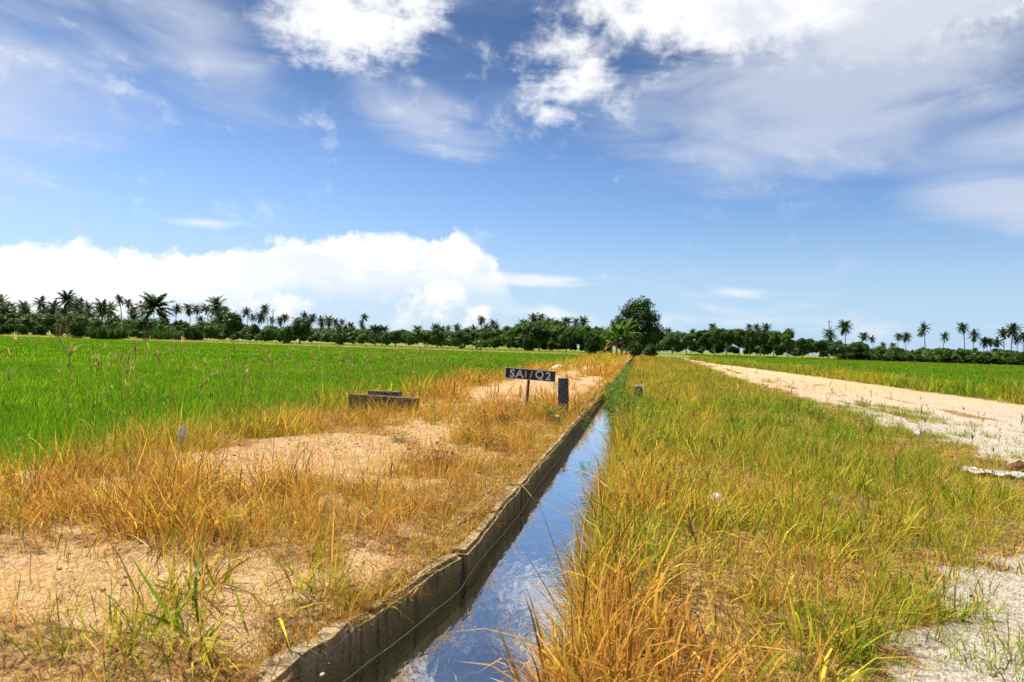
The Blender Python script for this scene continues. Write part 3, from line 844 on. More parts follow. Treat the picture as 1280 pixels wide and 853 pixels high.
    scatter('creeping_weeds', 'weed', np.stack([x[k], y[k]], 1), RNG.uniform(0.35, 0.75, n), 0.45 + 0.4 * RNG.random(n), 0.4, 'leafy creepers trailing from the grassy bank to the water', 'weeds', z=np.full(n, -0.08) + RNG.normal(0, 0.07, n))
    x = np.concatenate([RNG.normal(-1.75, 0.3, 30), RNG.normal(-2.6, 0.5, 4), RNG.normal(0.1, 0.3, 120)])
    y = np.concatenate([RNG.normal(13.6, 0.5, 30), RNG.normal(9.0, 0.5, 4), RNG.normal(17, 3.5, 120)])
    scatter('leafy_weeds', 'weed', np.stack([x, y], 1), RNG.uniform(0.5, 1.1, len(x)), RNG.uniform(0.1, 0.7, len(x)), 0.2, 'low leafy green weeds around the sign and marker posts', 'weeds')
    # tall flowering stalks
    x1, y1 = sample(-7.6, -4.6, 2.5, 26, 22.0)
    x2, y2 = sample(-0.3, 5.0, 2.6, 22, 9.0)
    x3, y3 = sample(-5.2, -1.6, 2.4, 20, 1.6)
    x4, y4 = sample(12.0, 16.5, 22, 60, 2.2)
    x5, y5 = sample(-0.5, 4.5, 22, 70, 3.0)
    for x, y, hs, tn, lab in ((x1, y1, (0.55, 1.35), 0.12, 'tall flowering grass stalks along the rice field bank'), (x2, y2, (0.4, 0.8), 0.55, 'brown seed heads above the grass by the canal'),
                          (x3, y3, (0.3, 0.7), 0.8, 'dry seed stalks scattered over the sandy bank'), (x4, y4, (0.7, 1.4), 0.8, 'dark seed heads on the far verge of the track'),
                          (x5, y5, (0.6, 1.05), 0.75, 'brown seed heads above the distant grass by the canal')):
        k = (bare_mask(x, y) < 0.5) & ((x < -1.4 + flare(y)) | (x > -0.35)) & (fbm(x, y, 91, 3, 0.8) > 0.42)
        x, y = x[k], y[k]
        scatter('seed_stalks', 'seed', np.stack([x, y], 1), RNG.uniform(*hs, len(x)), tn + RNG.normal(0, .2, len(x)), 0.14, lab, 'grass')
bank_grass()

# ------------------------------------------------------------------ pebbles and clods
def pebbles():
    m, T, p = mat('pebble')
    rnd = V(T, T.new('ShaderNodeObjectInfo').outputs['Random'])
    c = T.ramp(rnd, [(0, (0.14, 0.08, 0.035)), (0.6, (0.34, 0.21, 0.10)), (1, (0.46, 0.36, 0.24))])
    T.link(c, p.inputs['Base Color'])
    parts = []
    for k in range(5):
        bm = bmesh.new(); bmesh.ops.create_icosphere(bm, subdivisions=1, radius=1)
        r = random.Random(k)
        for v in bm.verts: v.co = Vector((v.co.x * 1.2, v.co.y, v.co.z * .7)) * r.uniform(.7, 1.15)
        vs = [tuple(v.co) for v in bm.verts]; fs = [tuple(v.index for v in f.verts) for f in bm.faces]; bm.free()
        parts.append((vs, fs, [0.5] * len(vs), [0.5] * len(vs)))
    SRC['pebble'] = source('pebble', parts, m)
    for x0, x1, y0, y1, d, lab in ((-6, -1.3, 1.5, 26, 90, 'small clods and pebbles on the sandy bank'), (0.6, 12, 2, 24, 60, 'small pebbles on the pale gravel track')):
        x, y = sample(x0, x1, y0, y1, d)
        x, y = keep(x, y, bare_mask(x, y) * (0.2 + 0.8 * (fbm(x, y, 93, 3, 1.5) > 0.5)))
        s = 0.003 + 0.016 * RNG.random(len(x)) ** 3
        scatter('pebbles', 'pebble', np.stack([x, y], 1), s, 0.5, 0.3, lab, 'pebbles', z=height(x, y) + s * 0.2)
pebbles()
#PART2
# ------------------------------------------------------------------ foliage generators
LEAF = leaf_mat('tree_leaf', (0.034, 0.080, 0.010), (0.058, 0.118, 0.014), (0.096, 0.165, 0.022), (0.14, 0.18, 0.03), 0.25, 0.5, False)
LEAF_LIGHT = leaf_mat('light_leaf', (0.045, 0.10, 0.013), (0.08, 0.15, 0.02), (0.15, 0.21, 0.035), (0.24, 0.24, 0.06), 0.3, 0.5, False)
PALM = leaf_mat('palm_leaf', (0.028, 0.058, 0.012), (0.05, 0.085, 0.016), (0.085, 0.12, 0.022), (0.16, 0.13, 0.04), 0.25, 0.45, False)
BANANA = leaf_mat('banana_leaf', (0.06, 0.15, 0.012), (0.10, 0.22, 0.018), (0.16, 0.28, 0.03), (0.24, 0.30, 0.05), 0.4, 0.4, False)
DEADLEAF = leaf_mat('withered_leaf', (0.30, 0.14, 0.045), (0.36, 0.17, 0.05), (0.42, 0.22, 0.07), (0.46, 0.27, 0.1), 0.25, 0.8, False)
REED = leaf_mat('reed_plume', (0.10, 0.12, 0.03), (0.16, 0.14, 0.05), (0.24, 0.19, 0.08), (0.30, 0.23, 0.11), 0.3, 0.8, False)
def bark_mat(name, a, b):
    m, T, p = mat(name)
    co = objco(T)
    n = T.noise(co, 3.0, 5.0)
    T.link(T.mix(n, a, b), p.inputs['Base Color'])
    bump(T, p, T.noise(co, 9.0, 4.0), 0.6, 0.05)
    return m
BARK = bark_mat('bark', (0.10, 0.075, 0.05), (0.20, 0.16, 0.11))
PALMBARK = bark_mat('palm_bark', (0.16, 0.13, 0.10), (0.30, 0.26, 0.20))
STEM = bark_mat('banana_stem', (0.22, 0.15, 0.06), (0.36, 0.26, 0.10))

def leaf_cloud(lobes, n, size, rng, flat=0.75, core=0.72):
    """leaf faces spread through a set of lobes (cx,cy,cz,r), with a ragged leafy core"""
    vs, fs, bb = [], [], []
    wts = np.array([l[3] ** 2 for l in lobes]); wts = wts / wts.sum()
    pick = rng.choice(len(lobes), n, p=wts)
    for i in pick:
        cx, cy, cz, r = lobes[i]
        d = rng.normal(size=3); d /= np.linalg.norm(d) + 1e-9
        rr = r * (0.62 + 0.42 * rng.random() ** 0.7) * (1 + 0.22 * math.sin(d[0] * 5 + cx * 9) * math.sin(d[2] * 6 + cy * 7))
        c = np.array([cx, cy, cz]) + d * rr * np.array([1, 1, flat])
        nrm = d * 0.9 + rng.normal(size=3) * 0.6 + np.array([0, 0, 0.35]); nrm /= np.linalg.norm(nrm)
        u = np.cross(nrm, rng.normal(size=3)); u /= np.linalg.norm(u) + 1e-9
        w = np.cross(nrm, u)
        s = size * rng.uniform(0.6, 1.35)
        o = len(vs)
        vs += [c - u * s, c - w * s * 0.45 + nrm * s * .12, c + u * s, c + w * s * 0.45 + nrm * s * .12]
        fs += [(o, o + 1, o + 2), (o, o + 2, o + 3)]
        bb += [rng.random()] * 4
    if core:
        for cx, cy, cz, r in lobes:
            bm = bmesh.new(); bmesh.ops.create_icosphere(bm, subdivisions=2, radius=r * core)
            o = len(vs)
            for v in bm.verts:
                k = 1 + rng.normal() * 0.13
                vs.append(np.array([cx + v.co.x * k, cy + v.co.y * k, cz + v.co.z * k * flat]))
            bb += [0.2] * len(bm.verts)
            fs += [tuple(o + v.index for v in f.verts) for f in bm.faces]
            bm.free()
    return vs, fs, bb, [0.5] * len(bb)
def lobes_round(rng, n=9, top=1.0):
    L = [(0, 0, 0, 0.62)]
    for i in range(n):
        a = rng.random() * 2 * PI; e = rng.uniform(-0.5, 1.2)
        d = rng.uniform(0.42, 0.62)
        L.append((d * math.cos(a) * math.cos(e), d * math.sin(a) * math.cos(e), d * math.sin(e) * top, rng.uniform(0.28, 0.46)))
    return L
def tube(pts, radii, n=7):
    vs, fs = [], []
    for k, (p, r) in enumerate(zip(pts, radii)):
        p = Vector(p)
        d = (Vector(pts[min(k + 1, len(pts) - 1)]) - Vector(pts[max(k - 1, 0)])).normalized()
        u = d.cross(Vector((0.31, 1, 0.11))).normalized(); w_ = d.cross(u)
        for i in range(n):
            a = 2 * PI * i / n
            vs.append(p + (u * math.cos(a) + w_ * math.sin(a)) * r)
    for k in range(len(pts) - 1):
        for i in range(n):
            fs.append((k * n + i, k * n + (i + 1) % n, (k + 1) * n + (i + 1) % n, (k + 1) * n + i))
    fs.append(tuple(range(n - 1, -1, -1))); fs.append(tuple(range((len(pts) - 1) * n, len(pts) * n)))
    return vs, fs
def merge(parts):
    vs, fs = [], []
    for v, f in parts:
        o = len(vs); vs += list(v); fs += [tuple(i + o for i in q) for q in f]
    return vs, fs
def frond(rng, e0, arch, az, n=11, wl=0.30, seg=8):
    """one palm frond of unit length from the origin"""
    vs, fs, bb = [], [], []
    pts = []; p = np.zeros(3); hd = np.array([math.cos(az), math.sin(az), 0.0])
    tang = []
    for s in range(seg + 1):
        t = s / seg; an = e0 - arch * t ** 1.3
        tg = hd * math.cos(an) + np.array([0, 0, math.sin(an)])
        pts.append(p.copy()); tang.append(tg); p = p + tg / seg
    sd = np.array([-math.sin(az), math.cos(az), 0.0]); b = rng.random()
    for s in range(seg):
        o = len(vs); w0, w1 = 0.016 * (1 - s / seg) + .003, 0.016 * (1 - (s + 1) / seg) + .003
        vs += [pts[s] - sd * w0, pts[s] + sd * w0, pts[s + 1] + sd * w1, pts[s + 1] - sd * w1]
        fs.append((o, o + 1, o + 2, o + 3)); bb += [b] * 4
    for i in range(n):
        t = 0.16 + 0.84 * i / (n - 1)
        k = min(int(t * seg), seg - 1); f = t * seg - k
        c = pts[k] * (1 - f) + pts[k + 1] * f
        ln = wl * math.sin(PI * min(0.18 + t * 0.80, 0.98)) ** 0.7 * rng.uniform(.8, 1.15)
        for q in (-1, 1):
            d = sd * q * 0.78 + tang[k] * 0.5 + np.array([0, 0, -0.28 - 0.35 * rng.random()])
            d /= np.linalg.norm(d)
            wv = tang[k] * 0.05
            o = len(vs)
            vs += [c - wv, c + wv, c + d * ln]
            fs.append((o, o + 1, o + 2)); bb += [b] * 3
    return vs, fs, bb
def crown(rng, nf=22, low=-0.55):
    vs, fs, bb = [], [], []
    for i in range(nf):
        u = (i + rng.random()) / nf
        e0 = 1.45 + (low - 1.45) * u ** 0.9
        v, f, b = frond(rng, e0, rng.uniform(0.7, 1.4), i * 2.4 + rng.normal() * .25, wl=rng.uniform(.24, .32))
        k = rng.uniform(0.8, 1.05); o = len(vs)
        vs += [q * k for q in v]; fs += [tuple(j + o for j in q) for q in f]; bb += b
    for i in range(5):                                              # cluster of nuts and leaf bases
        a = i * 1.3; bm = bmesh.new(); bmesh.ops.create_icosphere(bm, subdivisions=1, radius=.055); o = len(vs)
        vs += [np.array(v.co) + [.06 * math.cos(a), .06 * math.sin(a), -.05] for v in bm.verts]; bb += [.95] * len(bm.verts)
        fs += [tuple(o + v.index for v in q.verts) for q in bm.faces]; bm.free()
    return vs, fs, bb
CROWNS = []
for k in range(6):
    v, f, b = crown(R_(200 + k), 30 + k % 3 * 4, -1.1 + 0.15 * (k % 3))
    CROWNS.append(mesh('crown', v, f, PALM, dict(b=b, t=b)))
CLUMPS = []                                                         # stemless palm clumps
for k in range(4):
    v, f, b = crown(R_(230 + k), 26, 0.15)
    CLUMPS.append(mesh('foliage', v, f, LEAF_LIGHT if k < 2 else PALM, dict(b=b, t=b)))
FRONDS = []
for k in range(7):
    v, f, b = frond(R_(260 + k), [1.35, 1.1, .85, .6, .3, 0.0, -0.4][k], [1.3, 1.25, 1.2, 1.2, 1.1, 0.9, .6][k], 0, 15, .27)
    FRONDS.append(mesh('frond', v, f, PALM, dict(b=b, t=b)))
TRUNKS = []
for k in range(5):
    r = random.Random(k); bx_, by_ = r.uniform(-.07, .07), r.uniform(-.07, .07)
    n_ = 8
    pts = [(bx_ * math.sin(PI * i / n_), by_ * math.sin(PI * i / n_), i / n_) for i in range(n_ + 1)]
    v, f = tube(pts, [1.5 if i == 0 else 1.05 - .4 * i / n_ for i in range(n_ + 1)], 7)
    # radius is scaled apart from the height
    v = [Vector((c[0] + (q.x - c[0]) * 1, c[1] + (q.y - c[1]) * 1, c[2])) for q, c in zip(v, [p for p in pts for _ in range(7)])]
    TRUNKS.append((pts, [1.5 if i == 0 else 1.05 - .4 * i / n_ for i in range(n_ + 1)]))
def palm(px, py, diam, depth, label, group, k, fronds=False):
    c = at(px, py, depth)
    R = diam * depth / F_PX / 2 * (1.65 if px < 800 else 1.38)
    g = at(px, 440, depth); gx, gy = c.x + random.uniform(-.06, .06) * c.z, depth
    gz = float(height(np.array([gx]), np.array([gy]))[0])
    root = empty('coconut_palm', (gx, gy, gz), 0)
    tag(root, label, 'palm tree', group)
    hgt = c.z - gz
    pts, rad = TRUNKS[k % 5]
    pp = [(p[0] * hgt + (c.x - gx) * p[2] ** 1.5, p[1] * hgt, p[2] * hgt) for p in pts]
    v, f = tube(pp, [max(0.14, 0.016 * hgt) * r for r in rad], 7)
    link('trunk', mesh('trunk', v, f, PALMBARK, smooth=True), root)
    top = (c.x - gx, 0, hgt)
    if not fronds:
        link('crown', CROWNS[k % 6], root, top, (random.uniform(-.28, .28), random.uniform(-.28, .28), random.random() * 6.28), (R * random.uniform(.85, 1.15), R * random.uniform(.85, 1.15), R * random.uniform(.9, 1.25)))
    else:
        for i in range(26):
            q = i * 7 // 26
            link('frond', FRONDS[q], root, top, (random.uniform(-.15, .15), 0, i * 2.4 + random.uniform(-.3, .3)), (R, R, R))
    return root

BUSHES = []
for k in range(5):
    v, f, b, t = leaf_cloud([(0, 0, .42, .5)] + [(random.uniform(-.5, .5), random.uniform(-.5, .5), random.uniform(.25, .72), random.uniform(.26, .42)) for _ in range(8)], 1500, 0.075, R_(300 + k), .9)
    BUSHES.append(mesh('crown', v, f, LEAF if k != 3 else LEAF_LIGHT, dict(b=b, t=t)))
ROUND = []
for k in range(6):
    v, f, b, t = leaf_cloud(lobes_round(R_(320 + k), 10, .9), 2300, 0.06, R_(330 + k), .85)
    ROUND.append(mesh('crown', v, f, LEAF, dict(b=b, t=t)))
def tree(name, px, top, base, wpx, depth, label, group, cat='tree', k=0, crowns=None, trunk_frac=0.3, pale=False):
    """broad tree or bush by its outline: px centre, top and base rows, width"""
    crowns = crowns or ROUND
    p = at(px, base, depth)
    gz = float(height(np.array([p.x]), np.array([depth]))[0])
    zt = at(px, top, depth).z
    W = wpx * depth / F_PX / 2
    hgt = zt - gz
    root = empty(name, (p.x, depth, gz), random.random() * 6.28)
    tag(root, label, cat, group)
    if crowns is BUSHES:
        link('crown', crowns[k % len(crowns)], root, (0, 0, 0), None, (W / .82, W / .82, hgt / 1.08))
        v, f = tube([(0, 0, -.2), (.05 * W, 0, hgt * .3), (.02 * W, .05 * W, hgt * .55)], [.06 * W, .05 * W, .03 * W])
        link('trunk', mesh('trunk', v, f, BARK), root)
    else:
        cz = hgt * (trunk_frac + 1) / 2; rz = hgt * (1 - trunk_frac) / 2
        link('crown', crowns[k % len(crowns)], root, (0, 0, cz), None, (W, W, rz / .86))
        ps = [tube([(0, 0, -.2), (.04 * W, .02 * W, cz * .5), (0, .05 * W, cz)], [.075 * W, .055 * W, .04 * W])]
        for i in range(4):
            a = i * 1.57 + k
            ps.append(tube([(0, .02 * W, cz * (.55 + .05 * i)), (W * .3 * math.cos(a), W * .3 * math.sin(a), cz * .85), (W * .5 * math.cos(a), W * .5 * math.sin(a), cz * 1.1)], [.04 * W, .03 * W, .015 * W], 5))
        v, f = merge(ps)
        link('trunk', mesh('trunk', v, f, PALMBARK if pale else BARK), root)
    return root

# ------------------------------------------------------------------ the wood behind the fields: one mass
def woodland():
    parts = []
    for k in range(5):
        parts.append(leaf_cloud(lobes_round(R_(350 + k), 7, .8), 800, 0.085, R_(360 + k), .85))
    CANOPY = leaf_mat('wood_leaf', (0.052, 0.115, 0.012), (0.088, 0.16, 0.018), (0.13, 0.21, 0.027), (0.19, 0.22, 0.035), 0.32, 0.5, False)
    SRC['canopy'] = source('canopy', parts, CANOPY)
    def belt(name, pts, label):
        P, S = [], []
        for px0, px1, top0, top1, d0, d1, n in pts:
            for i in range(n):
                u = RNG.random(); dep = d0 + (d1 - d0) * RNG.random()
                px = px0 + (px1 - px0) * u; tp = top0 + (top1 - top0) * u
                q = at(px, tp, dep)
                hz = max(q.z, 2.5) * (0.85 + 0.35 * RNG.random() if RNG.random() < .6 else RNG.uniform(.4, .8))
                r = min(RNG.uniform(2.0, 3.6), hz * .62)
                P.append((q.x, dep, hz - r * .8)); S.append(r)
        P = np.array(P)
        scatter(name, 'canopy', P[:, :2], np.array(S), 0.3, 0.2, label, 'woodland', z=P[:, 2])
    belt('distant_woodland', [(-60, 110, 395, 394, 188, 230, 150), (110, 340, 398, 408, 190, 250, 170), (330, 560, 409, 416, 195, 280, 170),
                              (550, 660, 417, 409, 195, 280, 100), (650, 700, 406, 403, 190, 240, 75), (690, 760, 406, 414, 180, 230, 80)],
         'dense dark woodland behind the yellow green field beside the rice')
    belt('distant_woodland', [(800, 900, 420, 416, 262, 310, 90), (895, 990, 414, 417, 262, 310, 100), (985, 1080, 424, 430, 266, 330, 90), (1070, 1350, 434, 440, 275, 340, 170)],
         'dense dark woodland beyond the sand track and rice')
woodland()

# ------------------------------------------------------------------ palms, read off the skyline: (x, y of crown, width, how far)
def palms():
    L = [(2, 380, 20), (15, 384, 12), (30, 386, 18), (52, 379, 20), (68, 384, 16), (85, 376, 24), (99, 380, 20), (109, 386, 16), (128, 388, 22), (138, 388, 20),
         (149.5, 375, 11), (160, 379, 12), (166, 388, 14), (178, 384, 17), (222, 387, 12), (236, 386, 15), (246, 387, 12), (257, 386, 14), (271, 382, 21), (280, 389, 15),
         (308, 391, 11), (316, 397, 10), (331, 387, 11), (326, 397, 12), (340, 400, 8), (350, 401, 12), (356, 398, 12), (371, 402, 13), (381, 398, 12), (391, 398, 12),
         (402, 402, 12), (411, 402, 13), (419, 403, 10), (427.5, 403, 9), (423, 411, 12), (438, 408, 10), (442, 413, 9), (432, 412, 10), (455.5, 397, 8), (452, 404, 8), (454, 411, 9),
         (522, 413, 11), (530, 417, 9), (545, 411, 13), (552, 414, 12), (560, 412, 10), (571.5, 412, 11), (582, 415, 10), (592, 413, 13), (602, 401, 10), (609, 412, 11), (616, 405, 10),
         (620.5, 411, 10), (629, 417, 9), (634, 413, 9), (655, 408, 14), (667, 399, 14), (676, 398, 13), (686, 405, 14), (708, 402, 12), (720, 404, 11), (729, 403, 13), (749, 416, 9)]
    for k, (x, y, d) in enumerate(L):
        dep = min(max(8.4 * F_PX / d, 235 if d < 17 else 195), 460) * random.uniform(.95, 1.05)
        where = next(w for lim, w in ((72, 'above the dark bushes at the far end of the rice'), (120, 'behind the straw coloured reed clumps'), (145, 'above the spiky pale green thicket'), (185, 'crowding next to the largest palm'), (262, 'between the largest palm and the leaning palm'),
            (285, 'leaning over the broad dark tree'), (362, 'by the slim utility pole behind the signboard field'), (398, 'peeping over the bulky twin trunked tree'), (446, 'in the even row following the bulky twin trunked tree'), (460, 'in the tall narrow stack of three palm heads'),
            (540, 'behind the small spreading tree'), (565, 'behind the dark tapering tree'), (640, 'above the small banana clump'), (692, 'above the dark spreading tree with low limbs'), (760, 'between the spreading tree and the tallest tree')) if x < lim)
        palm(x, y, d, dep, 'coconut palm ' + where, 'coconut palms ' + where, k)
    for k in range(26):
        x = random.uniform(-20, 300); y = 388 + random.uniform(0, 9) + x * .03
        palm(x, y, random.uniform(14, 19), random.uniform(240, 330), 'lower coconut palm half sunk in the wood behind the reeds and thickets', 'half hidden palms in the wood behind the thickets', k)
    palm(193, 386, 38, 158, 'largest coconut palm with wide feathery fronds above the pale reed thicket', None, 3, True)
    palm(469, 414, 15, 149, 'short young palm with upright fronds on the far bund of the rice field', 'young palms on the far bund', 1, True)
    palm(478.5, 414, 14, 152, 'short young palm with upright fronds on the far bund of the rice field', 'young palms on the far bund', 4, True)
    R = [(835, 416, 12), (848, 418, 10), (865, 417, 11), (891, 409, 11), (937, 410, 11), (946, 410, 10), (957, 411, 12), (987, 416, 12), (1037, 419, 14), (1080, 421, 12), (1090, 424, 9),
         (1124, 421, 10), (1133, 422, 11), (1154, 411.5, 15), (1181, 421, 12), (1203.5, 410, 14), (1218, 419, 13), (1231, 428, 12), (1238, 428, 11), (1247, 428, 12), (1254, 417, 13),
         (1266, 413, 15), (1279, 420, 12), (1293, 416, 13), (1310, 422, 14), (1271, 425, 11), (1104, 432, 8), (1116, 432, 8)]
    W_ = lambda x: next(w for lim, w in ((880, 'in the low wood right behind the tallest tree'), (1000, 'poking out of the broadleaf trees beyond the track'), (1050, 'right beside the utility pole beyond the track'), (1120, 'between the tallest far palm and the leaning pair'),
        (1140, 'one of a close pair above the palm shrub row'), (1190, 'standing alone with bare trunk above the palm shrub row'), (1225, 'one of two spaced palms next to the dense palm group beyond the track'), (1400, 'in the dense palm group beyond the track')) if x < lim)
    for k, (x, y, d) in enumerate(R):
        palm(x, y, d, min(max(8.4 * F_PX / d, 300), 470), 'coconut palm ' + W_(x), 'coconut palms ' + W_(x), k + 2)
    palm(1056, 409, 16, 340, 'tallest coconut palm with tousled crown on the skyline beyond the sand track', None, 5)
palms()

# ------------------------------------------------------------------ single trees and bushes
def trees():
    far = 'dark bush standing on the far edge of the rice field'
    g1 = 'dark bushes along the far bund'
    for k, (x, t, b, w) in enumerate([(8, 402, 420, 26), (28, 403, 421, 26), (50, 404, 421, 22), (70, 405, 422, 18), (114, 408, 424, 16), (178, 410, 426, 24),
                                      (237, 406, 428, 18), (246, 410, 428, 16), (358, 404, 431, 16), (425, 415, 433, 12), (577, 428, 441, 10), (660, 418, 441, 18)]):
        lb = 'dark bush in the hedge like run before the straw reeds' if k < 4 else 'dark bush ' + {4: 'between the rounded bush and the spiky thicket', 5: 'between the spiky thicket and the largest palm', 6: 'taller of a pair next to the leaning palm', 7: 'lower of a pair next to the leaning palm', 8: 'leaning against the bulky twin trunked tree', 9: 'small and alone under the even palm row', 10: 'tiny, next to the small banana clump', 11: 'touching the dark spreading tree'}[k]
        tree('bush', x, t, b, w, 147 + k % 4 * 2.2, lb, g1 if k < 4 else None, 'bush', k if k % 5 != 3 else k + 1, BUSHES)
    tree('bush', 97, 396, 423, 23, 146, 'rounded dark bush next to the pale feathery reeds', None, 'bush', 0, BUSHES)
    tree('broad_tree', 290, 389, 429, 38, 150, 'broad dark tree beside a leaning palm trunk at the rice field edge', None, 'tree', 1, ROUND, .12)
    tree('broad_tree', 375, 394, 432, 38, 149, 'bulky dark tree with twin trunks showing beneath its crown', None, 'tree', 2, ROUND, .1)
    tree('broad_tree', 494, 412, 437, 24, 149, 'small spreading tree with open lower branches beside the young palms', None, 'tree', 3, ROUND, .25)
    tree('broad_tree', 546, 408, 438, 26, 150, 'dark tapering tree between the small spreading tree and banana clump', None, 'tree', 4, ROUND, .1)
    tree('broad_tree', 674, 402, 441, 36, 152, 'dark spreading tree with low limbs at the rice field edge', None, 'tree', 5, ROUND, .15)
    tree('broad_tree', 708, 410, 442, 20, 150, 'slim dark tree between the spreading tree and the conical bush', None, 'tree', 0, ROUND, .15)
    tree('bush', 739, 410, 446, 27, 128, 'near black conical bush beside the big banana clump', None, 'bush', 1, BUSHES)
    # the trees beyond the track
    lab = 'dark broadleaf tree at the edge of the wood beyond the weedy rice field'
    for k, (x, t, w) in enumerate([(840, 419, 22), (858, 417, 22), (878, 416, 20), (893, 410, 18), (908, 411, 22), (924, 413, 20), (937, 408, 16), (950, 411, 20), (967, 411, 20), (984, 417, 20), (1003, 421, 24), (1024, 424, 22), (1046, 428, 20), (1070, 427, 22)]):
        tree('broad_tree', x, t, 448, w, 255 + (k % 3) * 4, lab, 'broadleaf trees beyond the track', 'tree', k, ROUND, .22, True)
    for k in range(27):                                             # row of low palm like plants
        x = 1052 + k * 9.6 + random.uniform(-2, 2)
        p = at(x, 455, 258 + random.uniform(-2, 3))
        gz = float(height(np.array([p.x]), np.array([p.y]))[0])
        s = random.uniform(3.3, 4.6)
        root = empty('palm_shrub', (p.x, p.y, gz), random.random() * 6)
        tag(root, 'low palm shrub in the hedge like row below the far skyline palms', 'palm shrub', 'row of palm shrubs beyond the track')
        link('foliage', CLUMPS[k % 4], root, (0, 0, .25), None, (s, s, s))
    # spiky pale green thicket under the big palm
    def thicket(px, base, w, h, dep, n, label, name, seed, m):
        p = at(px, base, dep); W = w * dep / F_PX / 2; hh = h * dep / F_PX
        gz = float(height(np.array([p.x]), np.array([dep]))[0])
        v, f, b, t = blades(n, (hh * .3, hh * 1.1), (.12, .3), W, .3, (.2, 1.6), 4, R_(seed))
        o = link(name, mesh(name, v, f, m, dict(b=b, t=t)), None, (p.x, dep, gz - .05))
        return tag(o, label, 'plant')
    thicket(137, 424, 46, 22, 146, 900, 'pale green spiky thicket of broad strap leaves at the field edge', 'strap_leaf_thicket', 1, LEAF_LIGHT)
    thicket(208, 427, 38, 20, 149, 520, 'light green leafy thicket at the foot of the largest palm', 'leafy_thicket', 2, LEAF_LIGHT)
    for i, (px, top) in enumerate([(74, 391), (86, 389), (182, 401)]):
        p = at(px, 422, 145); hh = at(px, top, 145).z
        gz = float(height(np.array([p.x]), np.array([145.]))[0])
        v, f, b, t = blades(30, (hh * .45, hh * 1.03), (.04, .12), .7, .12, (.05, .7), 4, R_(20 + i))
        o = link('reed_clump', mesh('reed_clump', v, f, REED, dict(b=b, t=t)), None, (p.x, 145, gz - .05))
        tag(o, 'tall straw coloured feathery reed clump against the dark bushes', 'reeds', 'straw coloured reed clumps')
    for i, (px, base, dep) in enumerate([(311, 430, 146), (345, 431, 147), (415, 434, 147), (638, 441, 146), (893, 450, 200), (907, 450, 210)]):
        p = at(px, base, dep); gz = float(height(np.array([p.x]), np.array([float(dep)]))[0])
        root = empty('sapling', (p.x, dep, gz)); tag(root, 'thin sapling with a pale bare stem and sparse leaves', 'sapling', 'thin saplings in front of the woods')
        hgt = 3.2 + .6 * (i % 3)
        v, f = tube([(0, 0, -.1), (.1, 0, hgt * .5), (.02, .05, hgt)], [.07, .05, .03], 6)
        link('trunk', mesh('trunk', v, f, PALMBARK), root)
        v, f, b, t = leaf_cloud([(random.uniform(-.4, .4), random.uniform(-.4, .4), hgt - .3 * j, .4) for j in range(4)], 160, .13, R_(400 + i), .8, 0)
        link('crown', mesh('crown', v, f, LEAF_LIGHT, dict(b=b, t=t)), root)
trees()

# ------------------------------------------------------------------ the big tree at the head of the canal
def big_tree():
    dep = 150.0
    b = at(796, 440, dep); k = dep / F_PX
    root = empty('big_tree', (b.x, dep, float(height(np.array([b.x]), np.array([dep]))[0])))
    tag(root, 'tallest broad tree with heavy dark crown towering behind the banana clump', 'tree')
    out = [(793, 384, 14), (806, 381, 12), (785, 392, 14), (802, 394, 17), (815, 398, 13), (776, 404, 14), (793, 406, 18), (811, 411, 16), (821, 413, 11), (768, 414, 12), (765, 424, 10),
           (783, 420, 17), (800, 424, 17), (815, 422, 12), (822, 420, 9), (775, 430, 12), (798, 434, 13), (812, 430, 10), (788, 432, 13)]
    lobes = []
    r = R_(500)
    for x, y, rad in out:
        for q in range(2):
            p = at(x, y, dep)
            lobes.append((p.x - b.x, r.uniform(-1, 1) * 2.6, p.z, rad * k * r.uniform(.72, .92)))
    v, f, bb, t = leaf_cloud(lobes, 10500, .24, R_(501), .9, .48)
    link('crown', mesh('crown', v, f, LEAF, dict(b=bb, t=t)), root)
    ps = [tube([(0, 0, -.3), (.1, .1, 2.2), (-.1, 0, 5.0), (.3, 0, 8.5)], [.55, .42, .34, .16], 9)]
    for a, h0, l in ((0.4, 2.4, 4.2), (2.8, 2.6, 4.0), (1.6, 3.4, 3.6), (-1.4, 3.6, 3.6), (3.4, 4.6, 3.2), (0.0, 5.0, 3.4)):
        ps.append(tube([(0, 0, h0), (l * .45 * math.cos(a), l * .45 * math.sin(a), h0 + 1.2), (l * math.cos(a), l * math.sin(a), h0 + 3.0)], [.24, .17, .07], 7))
    v, f = merge(ps)
    link('trunk', mesh('trunk', v, f, BARK, smooth=True), root)
    for (x, t, bs, w, d) in ((757, 421, 446, 20, 132), (792, 424, 446, 26, 126), (815, 426, 446, 24, 136)):
        tree('bush', x, t, bs, w, d, 'leafy undergrowth bush at the foot of the tallest tree', 'bushes under the tallest tree', 'bush', int(x), BUSHES)
big_tree()

